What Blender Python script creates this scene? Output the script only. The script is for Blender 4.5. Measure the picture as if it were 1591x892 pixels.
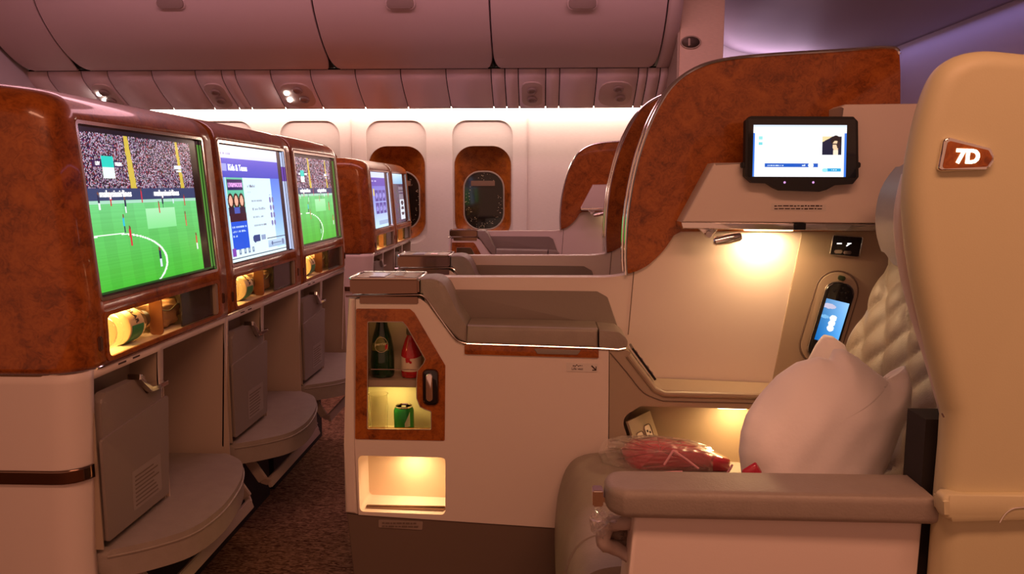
import bpy, bmesh, math, random
import numpy as np
from mathutils import Vector as V, Matrix

random.seed(7); rng = np.random.default_rng(7)
for o in list(bpy.data.objects): bpy.data.objects.remove(o)
S = bpy.context.scene
COL = S.collection

# ------------------------------------------------------------------ camera
F, CX, CY, H = 1190.0, 795.5, 446.0, 1.13
_v = V(((842 - CX) / F, -(290 - CY) / F, 1)).normalized()
YAW = math.asin(_v.x); PIT = math.atan2(_v.y, _v.z)
FW = V((-math.sin(YAW) * math.cos(PIT), math.cos(YAW) * math.cos(PIT), -math.sin(PIT)))
RT = V((math.cos(YAW), math.sin(YAW), 0)); UP = RT.cross(FW)
cd = bpy.data.cameras.new('camera'); cam = bpy.data.objects.new('camera', cd); COL.objects.link(cam)
cd.sensor_width = 36; cd.lens = F / 1591 * 36; cd.clip_start = 0.02
M = Matrix((RT, UP, -FW)).transposed().to_4x4(); M.translation = (0, 0, H)
cam.matrix_world = M; S.camera = cam

# ------------------------------------------------------------------ world, lights, exposure
S.view_settings.view_transform = 'Standard'; S.view_settings.look = 'None'
S.view_settings.gamma = 1; S.view_settings.exposure = 0.0
S.view_settings.use_curve_mapping = False
w = bpy.data.worlds.new('cabin_ambient'); S.world = w; w.use_nodes = True
w.node_tree.nodes['Background'].inputs[0].default_value = (1.0, 0.43, 0.27, 1)
w.node_tree.nodes['Background'].inputs[1].default_value = 0.52

def area(name, loc, size, col, power, rot=(0, 0, 0), shape='RECTANGLE', spread=180):
    l = bpy.data.lights.new(name, 'AREA'); l.shape = shape
    l.size = size[0]
    if shape in ('RECTANGLE', 'ELLIPSE'): l.size_y = size[1]
    l.color = col; l.energy = power; l.spread = math.radians(spread)
    o = bpy.data.objects.new(name, l); o.location = loc; o.rotation_euler = rot; COL.objects.link(o)
    return o
area('ceiling_wash_near_aisle', (1.0, 0.15, 2.42), (2.6, 0.35), (1.0, 0.45, 0.27), 48)
area('ceiling_wash_far_aisle', (-0.6, 3.65, 2.44), (4.5, 0.35), (0.95, 0.46, 0.52), 34)
area('ceiling_slot_aft_wall', (2.32, 3.2, 2.05), (0.06, 4.5), (0.44, 0.36, 0.95), 1.8)
area('added_ceiling_uplight', (1.45, 5.70, 1.93), (0.9, 0.06), (0.85, 0.60, 0.88), 2.2, rot=(math.radians(205), 0, 0))  # added light without a fixture, throws lavender onto the lowered ceiling
area('sidewall_wash', (-1.1, 5.62, 1.76), (4.4, 0.06), (1.0, 0.66, 0.54), 17, rot=(math.radians(18), 0, 0))

# ------------------------------------------------------------------ helpers
def P(px, py, Y):
    d = FW + RT * ((px - CX) / F) - UP * ((py - CY) / F)
    return V((0, 0, H)) + d * (Y / d.y)
def PX(px, py, Y):
    p = P(px, py, Y); return (p.x, p.z)
def OUT(pts, Y): return [PX(a, b, Y) for a, b in pts]

def rnd(pts, r, seg=5):
    """fillet polygon corners; r a number or list"""
    n = len(pts); out = []
    for i in range(n):
        ri = r[i] if isinstance(r, (list, tuple)) else r
        p = V(pts[i]).to_2d(); a = V(pts[i - 1]).to_2d(); b = V(pts[(i + 1) % n]).to_2d()
        u = (a - p); v = (b - p); lu, lv = u.length, v.length
        if ri <= 0 or lu < 1e-6 or lv < 1e-6: out.append((p.x, p.y)); continue
        u /= lu; v /= lv
        ang = math.acos(max(-1, min(1, u.dot(v))))
        if ang > 3.05: out.append((p.x, p.y)); continue
        d = min(ri / math.tan(ang / 2), lu * .48, lv * .48); rr = d * math.tan(ang / 2)
        c = p + (u + v).normalized() * (rr / math.sin(ang / 2))
        s = p + u * d; e = p + v * d
        a0 = math.atan2(s.y - c.y, s.x - c.x); a1 = math.atan2(e.y - c.y, e.x - c.x)
        da = (a1 - a0 + math.pi) % (2 * math.pi) - math.pi
        for k in range(seg + 1):
            t = a0 + da * k / seg
            out.append((c.x + rr * math.cos(t), c.y + rr * math.sin(t)))
    return out
def rect(x0, x1, y0, y1): return [(x0, y0), (x1, y0), (x1, y1), (x0, y1)]
def spl(pts, n=8, closed=False):
    """catmull-rom through points"""
    out = []; m = len(pts); P_ = [V(p) for p in pts]
    rngs = range(m) if closed else range(m - 1)
    for i in rngs:
        if closed: a, b, c, d = P_[i - 1], P_[i], P_[(i + 1) % m], P_[(i + 2) % m]
        else: a, b, c, d = P_[max(i - 1, 0)], P_[i], P_[i + 1], P_[min(i + 2, m - 1)]
        for k in range(n):
            t = k / n
            out.append(.5 * ((2 * b) + (c - a) * t + (2 * a - 5 * b + 4 * c - d) * t * t + (3 * b - a - 3 * c + d) * t ** 3))
    if not closed: out.append(P_[-1])
    return [tuple(p) for p in out]

XZ = (V((1, 0, 0)), V((0, 0, 1)))      # faces the near aisle (-Y)
YZ = (V((0, 1, 0)), V((0, 0, 1)))      # faces aft (+X)
XY = (V((1, 0, 0)), V((0, 1, 0)))      # faces up

def bm_geo(bm):
    bm.verts.index_update()
    g = ([v.co.copy() for v in bm.verts], [[v.index for v in f.verts] for f in bm.faces]); bm.free(); return g

def slab(outline, O, fr, t, bevel=0, seg=3, holes=None):
    """solid from outline on plane (O, ex, ey); extends from O backwards (-ez) by t"""
    ex, ey = fr; ez = ex.cross(ey); O = V(O)
    if holes:
        c = bpy.data.curves.new('tmp', 'CURVE'); c.dimensions = '2D'; c.fill_mode = 'BOTH'; c.extrude = t / 2
        for pl in [outline] + holes:
            s = c.splines.new('POLY'); s.points.add(len(pl) - 1); s.use_cyclic_u = True
            for i, q in enumerate(pl): s.points[i].co = (q[0], q[1], 0, 1)
        o = bpy.data.objects.new('tmp', c); me = bpy.data.meshes.new_from_object(o)
        vs = [O + ex * v.co.x + ey * v.co.y + ez * (v.co.z - t / 2) for v in me.vertices]
        fs = [list(p.vertices) for p in me.polygons]
        bpy.data.objects.remove(o); bpy.data.curves.remove(c); bpy.data.meshes.remove(me)
        bm = bmesh.new(); bv = [bm.verts.new(v) for v in vs]
        for f in fs:
            try: bm.faces.new([bv[i] for i in f])
            except ValueError: pass
        bmesh.ops.remove_doubles(bm, verts=bm.verts, dist=1e-6)
        bmesh.ops.recalc_face_normals(bm, faces=bm.faces)
        return bm_geo(bm)
    bm = bmesh.new()
    a = sum(outline[i - 1][0] * outline[i][1] - outline[i][0] * outline[i - 1][1] for i in range(len(outline)))
    if a < 0: outline = outline[::-1]
    top = [bm.verts.new(O + ex * q[0] + ey * q[1]) for q in outline]
    bot = [bm.verts.new(O + ex * q[0] + ey * q[1] - ez * t) for q in outline]
    n = len(top)
    ft = bm.faces.new(top); fb = bm.faces.new(bot[::-1])
    for i in range(n): bm.faces.new((top[i - 1], bot[i - 1], bot[i], top[i]))
    if bevel > 0:
        ed = list({e for f in (ft, fb) for e in f.edges})
        bmesh.ops.bevel(bm, geom=ed, offset=bevel, segments=seg, affect='EDGES', profile=.5, clamp_overlap=True)
    bmesh.ops.recalc_face_normals(bm, faces=bm.faces)
    return bm_geo(bm)
def box(x0, x1, y0, y1, z0, z1, b=0, seg=2):
    bm = bmesh.new()
    bmesh.ops.create_cube(bm, size=1, matrix=Matrix.Translation(((x0 + x1) / 2, (y0 + y1) / 2, (z0 + z1) / 2)) @ Matrix.Diagonal((abs(x1 - x0), abs(y1 - y0), abs(z1 - z0), 1)))
    if b: bmesh.ops.bevel(bm, geom=list(bm.edges), offset=b, segments=seg, affect='EDGES', clamp_overlap=True)
    return bm_geo(bm)
def obox(c, ax, ay, az, b=0):
    """box with half-axis vectors"""
    vs, fs = box(-1, 1, -1, 1, -1, 1)
    vs = [V(c) + V(ax) * v.x + V(ay) * v.y + V(az) * v.z for v in vs]
    if not b: return vs, fs
    bm = bmesh.new(); bv = [bm.verts.new(v) for v in vs]
    for f in fs: bm.faces.new([bv[i] for i in f])
    bmesh.ops.bevel(bm, geom=list(bm.edges), offset=b, segments=2, affect='EDGES', clamp_overlap=True)
    return bm_geo(bm)
def tube(path, r, n=8, closed=False):
    pts = [V(p) for p in path]; vs = []; fs = []; m = len(pts); up = None
    for i, p in enumerate(pts):
        if closed: t = pts[(i + 1) % m] - pts[i - 1]
        else: t = pts[min(i + 1, m - 1)] - pts[max(i - 1, 0)]
        t.normalize()
        if up is None: up = t.orthogonal().normalized()
        up = (up - t * up.dot(t)).normalized(); s = t.cross(up)
        for k in range(n):
            a = 2 * math.pi * k / n; vs.append(p + up * (r * math.cos(a)) + s * (r * math.sin(a)))
    for i in range(m if closed else m - 1):
        for k in range(n):
            a = i * n + k; b = i * n + (k + 1) % n; j = (i + 1) % m
            fs.append([a, b, j * n + (k + 1) % n, j * n + k])
    if not closed: fs.append(list(range(n))[::-1]); fs.append([(m - 1) * n + k for k in range(n)])
    return vs, fs
def lathe(prof, c, axis=V((0, 0, 1)), n=24, sx=1.0):
    axis = V(axis).normalized(); u = axis.orthogonal().normalized(); s = axis.cross(u); vs = []; fs = []
    for r, h in prof:
        for k in range(n):
            a = 2 * math.pi * k / n; vs.append(V(c) + axis * h + u * (r * math.cos(a)) + s * (r * math.sin(a) * sx))
    for i in range(len(prof) - 1):
        for k in range(n):
            fs.append([i * n + k, i * n + (k + 1) % n, (i + 1) * n + (k + 1) % n, (i + 1) * n + k])
    fs.append(list(range(n))[::-1]); fs.append([(len(prof) - 1) * n + k for k in range(n)])
    return vs, fs
def loft(rows, skip=None, closed=False):
    n = len(rows[0]); vs = [V(p) for r in rows for p in r]; fs = []
    for i in range(len(rows) - 1):
        for j in range(n if closed else n - 1):
            if skip and skip(i, j): continue
            k = (j + 1) % n
            fs.append([i * n + j, i * n + k, (i + 1) * n + k, (i + 1) * n + j])
    return vs, fs
def rslab(outline, O, fr, t, r, seg=6):
    """slab with fully rounded rim, made by insetting the outline"""
    ex, ey = fr; ez = ex.cross(ey); n = len(outline); Q = [V(q).to_2d() for q in outline]
    if sum(Q[i - 1].x * Q[i].y - Q[i].x * Q[i - 1].y for i in range(n)) < 0: Q = Q[::-1]
    N = []
    for i in range(n):
        a = (Q[i] - Q[i - 1]); b = (Q[(i + 1) % n] - Q[i]); a.normalize(); b.normalize()
        m = (V((a.y, -a.x)) + V((b.y, -b.x))); m.normalize(); c = max(.5, m.dot(V((a.y, -a.x)))); N.append(m / c)
    prof = [(r * (1 - math.sin(k / seg * math.pi / 2)), r * (1 - math.cos(k / seg * math.pi / 2))) for k in range(seg + 1)]
    prof = prof + [(a, t - b) for a, b in reversed(prof)]
    rows = [[V(O) + ex * (q.x - m.x * a) + ey * (q.y - m.y * a) - ez * b for q, m in zip(Q, N)] for a, b in prof]
    vs, fs = loft(rows, closed=True); fs = [f[::-1] for f in fs]
    fs.append(list(range(n))); fs.append([(len(rows) - 1) * n + k for k in range(n)][::-1])
    return vs, fs
def join(*gs):
    vs = []; fs = []
    for v, f in gs:
        o = len(vs); vs += list(v); fs += [[i + o for i in q] for q in f]
    return vs, fs
def text(s, size, O, fr, align='CENTER', depth=0.0004, bold=0.0):
    c = bpy.data.curves.new('tmp', 'FONT'); c.body = s; c.size = size; c.align_x = align; c.align_y = 'CENTER'
    c.extrude = depth; c.offset = bold; c.resolution_u = 3
    o = bpy.data.objects.new('tmp', c); me = bpy.data.meshes.new_from_object(o)
    ex, ey = fr; ez = ex.cross(ey)
    g = ([V(O) + ex * v.co.x + ey * v.co.y + ez * v.co.z for v in me.vertices], [list(p.vertices) for p in me.polygons])
    bpy.data.objects.remove(o); bpy.data.curves.remove(c); bpy.data.meshes.remove(me)
    return g

def print_row(O, fr, width, h, seed=1):
    """a row of tiny illegible word shapes"""
    r_ = random.Random(seed); x = -width / 2; g = []
    while x < width / 2 - h:
        w_ = min(h * r_.uniform(1.0, 3.6), width / 2 - x); g.append(slab(rect(x, x + w_, -h / 2 * r_.uniform(.6, 1), h / 2 * r_.uniform(.6, 1)), O, fr, .0004)); x += w_ + h * .55
    return join(*g)
def wl(o):
    p = V((0, 0, 0))
    while o: p += V(o.location); o = o.parent
    return p
def mk(name, geo, mat, parent=None, sm=35, label=None, solid=0):
    vs, fs = geo; off = wl(parent)
    used = sorted({i for f in fs for i in f})
    if len(used) < len(vs):
        ix = {a: b for b, a in enumerate(used)}; vs = [vs[i] for i in used]; fs = [[ix[i] for i in f] for f in fs]
    me = bpy.data.meshes.new(name); me.from_pydata([tuple(V(v) - off) for v in vs], [], fs); me.validate(); me.update()
    if sm:
        me.shade_smooth(); me.set_sharp_from_angle(angle=math.radians(sm))
    me.materials.append(mat)
    o = bpy.data.objects.new(name, me); COL.objects.link(o); o.parent = parent
    if solid:
        m = o.modifiers.new('thick', 'SOLIDIFY'); m.thickness = solid; m.offset = 0
    if label: o['label'] = label
    return o
def tag(o, label, cat, group=None):
    o['label'] = label; o['category'] = cat
    if group: o['group'] = group
    return o
def thing(name, loc, label, cat, group=None):
    o = bpy.data.objects.new(name, None); o.empty_display_size = .05; o.location = loc; COL.objects.link(o)
    return tag(o, label, cat, group)
def struct(o): o['kind'] = 'structure'; return o
def copy_tree(o, d, parent=None):
    c = o.copy(); COL.objects.link(c)
    if parent: c.parent = parent
    else: c.location = V(o.location) + V(d)
    for ch in list(o.children): copy_tree(ch, d, c)
    return c

# ------------------------------------------------------------------ materials
def mat(name, col, rough=.5, metal=0, coat=0, noise=0, nscale=40, bump=0, bscale=200, emit=None, es=0, trans=0, ior=1.45, spec=.5, sheen=0, alpha=1):
    m = bpy.data.materials.new(name); m.use_nodes = True; nt = m.node_tree; b = nt.nodes['Principled BSDF']
    I = b.inputs
    I['Base Color'].default_value = (*col, 1); I['Roughness'].default_value = rough; I['Metallic'].default_value = metal
    I['Coat Weight'].default_value = coat; I['Coat Roughness'].default_value = .04; I['IOR'].default_value = ior
    I['Transmission Weight'].default_value = trans; I['Specular IOR Level'].default_value = spec
    I['Sheen Weight'].default_value = sheen; I['Alpha'].default_value = alpha
    if emit: I['Emission Color'].default_value = (*emit, 1); I['Emission Strength'].default_value = es
    tc = nt.nodes.new('ShaderNodeTexCoord')
    if noise:
        n = nt.nodes.new('ShaderNodeTexNoise'); n.inputs['Scale'].default_value = nscale; n.inputs['Detail'].default_value = 4
        nt.links.new(tc.outputs['Object'], n.inputs['Vector'])
        r = nt.nodes.new('ShaderNodeValToRGB')
        r.color_ramp.elements[0].position = .3; r.color_ramp.elements[1].position = .7
        r.color_ramp.elements[0].color = (*[c * (1 - noise) for c in col], 1); r.color_ramp.elements[1].color = (*[min(1, c * (1 + noise)) for c in col], 1)
        nt.links.new(n.outputs['Fac'], r.inputs['Fac']); nt.links.new(r.outputs['Color'], I['Base Color'])
    if bump:
        n = nt.nodes.new('ShaderNodeTexNoise'); n.inputs['Scale'].default_value = bscale; n.inputs['Detail'].default_value = 3
        nt.links.new(tc.outputs['Object'], n.inputs['Vector'])
        bp = nt.nodes.new('ShaderNodeBump'); bp.inputs['Strength'].default_value = bump; bp.inputs['Distance'].default_value = .002
        nt.links.new(n.outputs['Fac'], bp.inputs['Height']); nt.links.new(bp.outputs['Normal'], I['Normal'])
    return m
def burl_mat():
    m = mat('burl_wood', (.3, .1, .02), .3, coat=.45, spec=.35); nt = m.node_tree; b = nt.nodes['Principled BSDF']
    tc = nt.nodes.new('ShaderNodeTexCoord')
    a = nt.nodes.new('ShaderNodeTexNoise'); a.inputs['Scale'].default_value = 14; a.inputs['Detail'].default_value = 7; a.inputs['Distortion'].default_value = 1.6
    v = nt.nodes.new('ShaderNodeTexNoise'); v.inputs['Scale'].default_value = 60; v.inputs['Detail'].default_value = 5; v.inputs['Distortion'].default_value = 2.5
    for n in (a, v): nt.links.new(tc.outputs['Object'], n.inputs['Vector'])
    mx = nt.nodes.new('ShaderNodeMix'); mx.data_type = 'FLOAT'; mx.inputs[0].default_value = .42
    nt.links.new(a.outputs['Fac'], mx.inputs[2]); nt.links.new(v.outputs['Fac'], mx.inputs[3])
    r = nt.nodes.new('ShaderNodeValToRGB'); e = r.color_ramp.elements
    e[0].position = .30; e[0].color = (.10, .021, .003, 1); e[1].position = .68; e[1].color = (.42, .12, .015, 1)
    k = e.new(.44); k.color = (.25, .060, .007, 1); k = e.new(.54); k.color = (.34, .088, .011, 1)
    nt.links.new(mx.outputs[0], r.inputs['Fac']); nt.links.new(r.outputs['Color'], b.inputs['Base Color'])
    return m
def brushed(name, col, sc, rough=.6, amt=.1):
    m = mat(name, col, rough); nt = m.node_tree; b = nt.nodes['Principled BSDF']
    tc = nt.nodes.new('ShaderNodeTexCoord'); mp = nt.nodes.new('ShaderNodeMapping'); mp.inputs['Scale'].default_value = sc
    n = nt.nodes.new('ShaderNodeTexNoise'); n.inputs['Scale'].default_value = 10; n.inputs['Detail'].default_value = 5
    nt.links.new(tc.outputs['Object'], mp.inputs['Vector']); nt.links.new(mp.outputs['Vector'], n.inputs['Vector'])
    r = nt.nodes.new('ShaderNodeValToRGB'); r.color_ramp.elements[0].position = .3; r.color_ramp.elements[1].position = .7
    r.color_ramp.elements[0].color = (*[c * (1 - amt) for c in col], 1); r.color_ramp.elements[1].color = (*[min(1, c * (1 + amt)) for c in col], 1)
    nt.links.new(n.outputs['Fac'], r.inputs['Fac']); nt.links.new(r.outputs['Color'], b.inputs['Base Color'])
    return m
def carpet_mat():
    m = mat('carpet', (.13, .085, .06), .95, spec=.1); nt = m.node_tree; b = nt.nodes['Principled BSDF']
    tc = nt.nodes.new('ShaderNodeTexCoord'); mp = nt.nodes.new('ShaderNodeMapping'); mp.inputs['Rotation'].default_value = (0, 0, .6); mp.inputs['Scale'].default_value = (40, 130, 1)
    n = nt.nodes.new('ShaderNodeTexNoise'); n.inputs['Scale'].default_value = 1.0; n.inputs['Detail'].default_value = 3; n.inputs['Distortion'].default_value = 1.5
    nt.links.new(tc.outputs['Object'], mp.inputs['Vector']); nt.links.new(mp.outputs['Vector'], n.inputs['Vector'])
    r = nt.nodes.new('ShaderNodeValToRGB'); r.color_ramp.elements[0].position = .38; r.color_ramp.elements[1].position = .62
    r.color_ramp.elements[0].color = (.075, .034, .018, 1); r.color_ramp.elements[1].color = (.34, .19, .105, 1)
    nt.links.new(n.outputs['Fac'], r.inputs['Fac']); nt.links.new(r.outputs['Color'], b.inputs['Base Color'])
    bp = nt.nodes.new('ShaderNodeBump'); bp.inputs['Strength'].default_value = .6; bp.inputs['Distance'].default_value = .004
    nt.links.new(n.outputs['Fac'], bp.inputs['Height']); nt.links.new(bp.outputs['Normal'], b.inputs['Normal'])
    return m
def picture_mat(name, strength=1.0):
    m = bpy.data.materials.new(name); m.use_nodes = True; nt = m.node_tree; b = nt.nodes['Principled BSDF']
    a = nt.nodes.new('ShaderNodeAttribute'); a.attribute_name = 'picture'
    b.inputs['Base Color'].default_value = (.01, .01, .012, 1); b.inputs['Roughness'].default_value = .12
    nt.links.new(a.outputs['Color'], b.inputs['Emission Color']); b.inputs['Emission Strength'].default_value = strength
    return m
def glow(name, col, s): return mat(name, (.8, .8, .8), .5, emit=col, es=s)

BURL = burl_mat()
CREAM = mat('cream_shell', (.72, .605, .535), .42, bump=.06, bscale=500)
SHELL = mat('tan_shell', (.62, .555, .33), .48, bump=.08, bscale=400)
WHITEP = mat('white_panel', (.74, .68, .64), .5)
LEATH = mat('taupe_leather', (.30, .245, .20), .48, bump=.25, bscale=260, noise=.05, nscale=30)
LEATHD = mat('taupe_panel', (.25, .20, .165), .55, bump=.15, bscale=300)
TAN = mat('tan_panel', (.38, .29, .205), .42, bump=.08, bscale=400)
KICK = mat('kick_panel', (.15, .10, .075), .55)
CHROME = mat('chrome', (.82, .78, .74), .1, 1)
BRONZE = mat('bronze_mirror', (.24, .15, .11), .10, 1)
BLACK = mat('black_gloss', (.008, .008, .01), .12, coat=.5)
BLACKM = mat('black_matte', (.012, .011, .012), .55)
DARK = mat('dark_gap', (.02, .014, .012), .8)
WALL = brushed('sidewall_laminate', (.78, .70, .68), (3, 3, 60), .6, .05)
PLATE = brushed('window_plate', (.66, .60, .58), (3, 3, 60), .6, .05)
BIN = mat('bin_plastic', (.66, .52, .52), .5)
PSU = mat('service_panel_plastic', (.82, .66, .68), .5)
CEIL = mat('ceiling_plastic', (.42, .36, .38), .6)
LAV = mat('aft_wall_laminate', (.62, .54, .60), .6)
PARTN = brushed('partition_laminate', (.74, .54, .42), (3, 3, 80), .55, .1)
CARPET = carpet_mat()
GLASS = mat('clear_glass', (.95, .93, .9), .03, trans=1, ior=1.25)
SMOKE = mat('smoked_glass', (.05, .035, .03), .08, coat=.4, alpha=.75)
PET = mat('clear_bottle', (.96, .93, .85), .05, trans=.92, ior=1.3)
NIGHT = mat('night_window', (.012, .012, .010), .06, coat=.4)
PILLOW = mat('white_cotton', (.95, .90, .88), .85, bump=.3, bscale=90, sheen=.2)
FRAMEM = mat('painted_metal', (.42, .33, .27), .45, .3)
INK = mat('label_ink', (.06, .03, .025), .7)
LABELM = mat('label_plate', (.66, .58, .52), .5)
LABELD = mat('label_on_dark', (.30, .22, .18), .5)
WHITEG = glow('white_screen_text', (1, 1, 1), 1.6)

# ------------------------------------------------------------------ pictures for the screens (drawn on a grid of faces)
def lin(c):
    c = np.asarray(c, float) / 255.0
    return np.where(c <= .04045, c / 12.92, ((c + .055) / 1.055) ** 2.4)
class Pic:
    def __init__(s, w, h, c=(0, 0, 0)):
        s.w, s.h = w, h; s.a = np.zeros((h, w, 3)); s.a[:] = c
        s.v, s.u = np.meshgrid((np.arange(h) + .5) / h, (np.arange(w) + .5) / w, indexing='ij')
    def put(s, m, c): s.a[m] = c
    def r(s, u0, u1, v0, v1, c): s.put((s.u >= u0) & (s.u < u1) & (s.v >= v0) & (s.v < v1), c)
    def e(s, u, v, ru, rv, c): s.put(((s.u - u) / ru) ** 2 + ((s.v - v) / rv) ** 2 < 1, c)
    def line(s, u0, v0, u1, v1, w, c):
        d = np.array([u1 - u0, v1 - v0]); L = (d ** 2).sum()
        t = np.clip(((s.u - u0) * d[0] + (s.v - v0) * d[1]) / L, 0, 1)
        s.put(np.hypot((s.u - u0 - t * d[0]) * s.w / s.h, s.v - v0 - t * d[1]) < w, c)
    def grad(s, u0, u1, v0, v1, ca, cb, axis='v'):
        m = (s.u >= u0) & (s.u < u1) & (s.v >= v0) & (s.v < v1)
        t = ((s.v - v0) / (v1 - v0) if axis == 'v' else (s.u - u0) / (u1 - u0))[m][:, None]
        s.a[m] = np.array(ca) * (1 - t) + np.array(cb) * t
    def scribble(s, u0, u1, v0, v1, c, step=.012):
        u = u0
        while u < u1:
            ww = step * random.uniform(.5, 1.3)
            s.r(u, u + ww, v0 + random.uniform(0, .25) * (v1 - v0), v1, c); u += ww + step * random.choice([.35, .35, 1.1])
def picture(name, pic, TL, TR, BR, BL, m, parent):
    h, w_ = pic.h, pic.w; TL, TR, BR, BL = map(np.array, (TL, TR, BR, BL)); off = np.array(wl(parent))
    s, t = np.meshgrid(np.linspace(0, 1, w_ + 1), np.linspace(0, 1, h + 1)); s = s[..., None]; t = t[..., None]
    vs = ((TL * (1 - s) + TR * s) * (1 - t) + (BL * (1 - s) + BR * s) * t - off).reshape(-1, 3)
    i = np.arange(h)[:, None] * (w_ + 1) + np.arange(w_)[None, :]
    fs = np.stack([i, i + w_ + 1, i + w_ + 2, i + 1], -1).reshape(-1, 4)
    me = bpy.data.meshes.new(name); me.from_pydata(vs.tolist(), [], fs.tolist()); me.update()
    at = me.attributes.new('picture', 'FLOAT_COLOR', 'FACE')
    rgba = np.ones((h * w_, 4), np.float32); rgba[:, :3] = lin(np.clip(pic.a, 0, 255)).reshape(-1, 3)
    at.data.foreach_set('color', rgba.ravel()); me.materials.append(m)
    o = bpy.data.objects.new(name, me); COL.objects.link(o); o.parent = parent
    return o
def football(w, h):
    p = Pic(w, h, (70, 170, 60)); R = .90
    p.grad(0, 1, .44, 1, (110, 205, 130), (66, 178, 48))
    p.a[:] += (rng.random((h, 1, 1)) * 6)
    for k in range(6): p.put((p.v > .44) & (np.abs(p.u - .1 - .17 * k - .04 * p.v) < .04), p.a[(p.v > .44) & (np.abs(p.u - .1 - .17 * k - .04 * p.v) < .04)] * .96)
    cr = p.v < .365
    base = np.array((52, 34, 58)) + rng.normal(0, 22, (h, w, 3))
    hot = rng.random((h, w)); base[hot > .70] = np.array((186, 168, 190)); base[(hot > .62) & (hot < .70)] = (160, 50, 66); base[hot < .22] = (26, 18, 38)
    p.a[cr] = base[cr]
    for u0, wd in ((.335, .022), (.765, .016)): p.put(cr & (np.abs(p.u - u0 - .05 * p.v) < wd * (.7 + p.v)), (205, 180, 70))
    p.r(.08, .145, .19, .235, (50, 26, 74)); p.r(.145, .225, .165, .235, (20, 205, 190)); p.r(.145, .225, .235, .30, (225, 245, 235)); p.r(.225, .285, .19, .235, (50, 26, 74))
    p.r(.72, .79, .20, .225, (220, 225, 235)); p.r(.74, .79, .235, .25, (225, 230, 240))
    p.r(0, 1, .365, .435, (52, 66, 104)); p.r(0, 1, .435, .462, (165, 215, 190))
    p.grad(.42, .68, .50, .64, (170, 232, 180), (130, 222, 140))
    e1 = ((p.u - .13) / .42) ** 2 + ((p.v - .86) / .215) ** 2
    p.put((e1 > .955) & (e1 < 1.04) & (p.v > .64), (235, 250, 235))
    def man(u, v, s, c, c2=None):
        p.r(u - .007 * s, u + .007 * s, v - .05 * s, v, c); p.r(u - .006 * s, u + .006 * s, v, v + .045 * s, c2 or c); p.e(u, v - .06 * s, .006 * s, .012 * s, (120, 70, 50))
    red = (205, 50, 60); dk = (38, 44, 74)
    for u, v, s, c, c2 in ((.10, .45, .9, dk, (230, 235, 240)), (.19, .44, .8, red, red), (.30, .48, .9, dk, (230, 235, 240)), (.45, .42, .8, red, red), (.60, .50, .7, red, red), (.64, .47, .7, dk, dk), (.75, .44, .7, dk, (220, 230, 240)), (.87, .46, .7, red, red), (.86, .60, .9, red, (230, 80, 80)), (.27, .60, 1, (40, 190, 215), dk), (.31, .68, 1.1, red, red), (.55, .85, 1.2, dk, (215, 225, 245)), (.955, .78, 1.1, (210, 60, 60), (230, 230, 230))): man(u * R, v, s, c, c2)
    p.put(p.u > R, (8, 10, 9)); p.put((p.u > R + .082), (60, 130, 50))  # right bands: side-wall and glass-edge reflections drawn into the picture
    p.r(0, 1, 0, .03, (18, 16, 30)); p.r(0, 1, .985, 1, (30, 70, 30))
    return p
def menu(w, h):
    p = Pic(w, h, (214, 240, 250)); p.grad(0, 1, .10, 1, (205, 232, 252), (222, 246, 252))
    p.grad(0, 1, 0, .11, (226, 232, 250), (205, 214, 245)); p.scribble(.03, .16, .06, .075, (150, 150, 190))
    p.grad(0, .9, .11, .27, (76, 78, 204), (48, 66, 190)); p.r(.03, .10, .155, .215, (150, 160, 235))
    p.grad(.74, .9, .27, .95, (70, 120, 226), (190, 230, 250))
    p.grad(0, .06, .27, .95, (120, 180, 240), (200, 236, 250))
    p.r(.07, .30, .27, .66, (90, 190, 160)); p.r(.08, .29, .29, .385, (36, 30, 90))
    for k, u in enumerate((.105, .18, .255)):
        p.e(u, .48, .04, .07, (52, 26, 24)); p.e(u, .475, .024, .045, (236, 176, 150)); p.r(u - .04, u + .04, .535, .60, (70, 90, 180) if k == 1 else (44, 30, 52))
    p.r(.07, .30, .585, .66, (54, 26, 40)); p.r(.07, .30, .66, .90, (22, 84, 214))
    for k in range(2): p.scribble(.085, .27, .695 + .04 * k, .712 + .04 * k, (190, 215, 255))
    p.scribble(.085, .13, .775, .79, (190, 215, 255))
    p.scribble(.36, .47, .335, .36, (120, 130, 150)); p.scribble(.36, .40, .395, .405, (160, 170, 185))
    for k in range(4):
        v = .475 + .075 * k; p.scribble(.40, .55 + .04 * (k % 2), v, v + .017, (140, 150, 168))
        p.e(.70, v + .005, .016, .028, (120, 116, 176)); p.e(.745, v + .005, .016, .028, (120, 116, 176))
    p.scribble(.69, .74, .425, .435, (150, 155, 175))
    p.e(.39, .83, .03, .035, (44, 66, 124)); p.r(.39, .47, .80, .86, (44, 66, 124)); p.r(.49, .56, .805, .85, (140, 160, 196))
    p.r(.58, .90, .845, .85, (40, 50, 80)); p.grad(.59, .89, .865, .94, (190, 214, 236), (150, 178, 214)); p.r(.64, .82, .895, .905, (90, 110, 150)); p.e(.66, .90, .012, .02, (70, 90, 140)); p.e(.85, .90, .02, .028, (110, 130, 170))
    p.r(.05, .10, .885, .955, (124, 66, 170))
    for u in (.14, .21, .27, .33): p.r(u, u + .03, .90, .945, (110, 130, 160)); p.r(u + .008, u + .022, .91, .93, (200, 220, 240))
    p.r(0, .9, .968, .975, (40, 50, 80))
    p.put(p.u > .90, (10, 14, 34)); p.put(p.u > .965, (176, 196, 236)); p.r(.965, 1, .15, .3, (90, 60, 170))  # dark band and pale edge are reflections painted beside the menu
    return p
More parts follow.
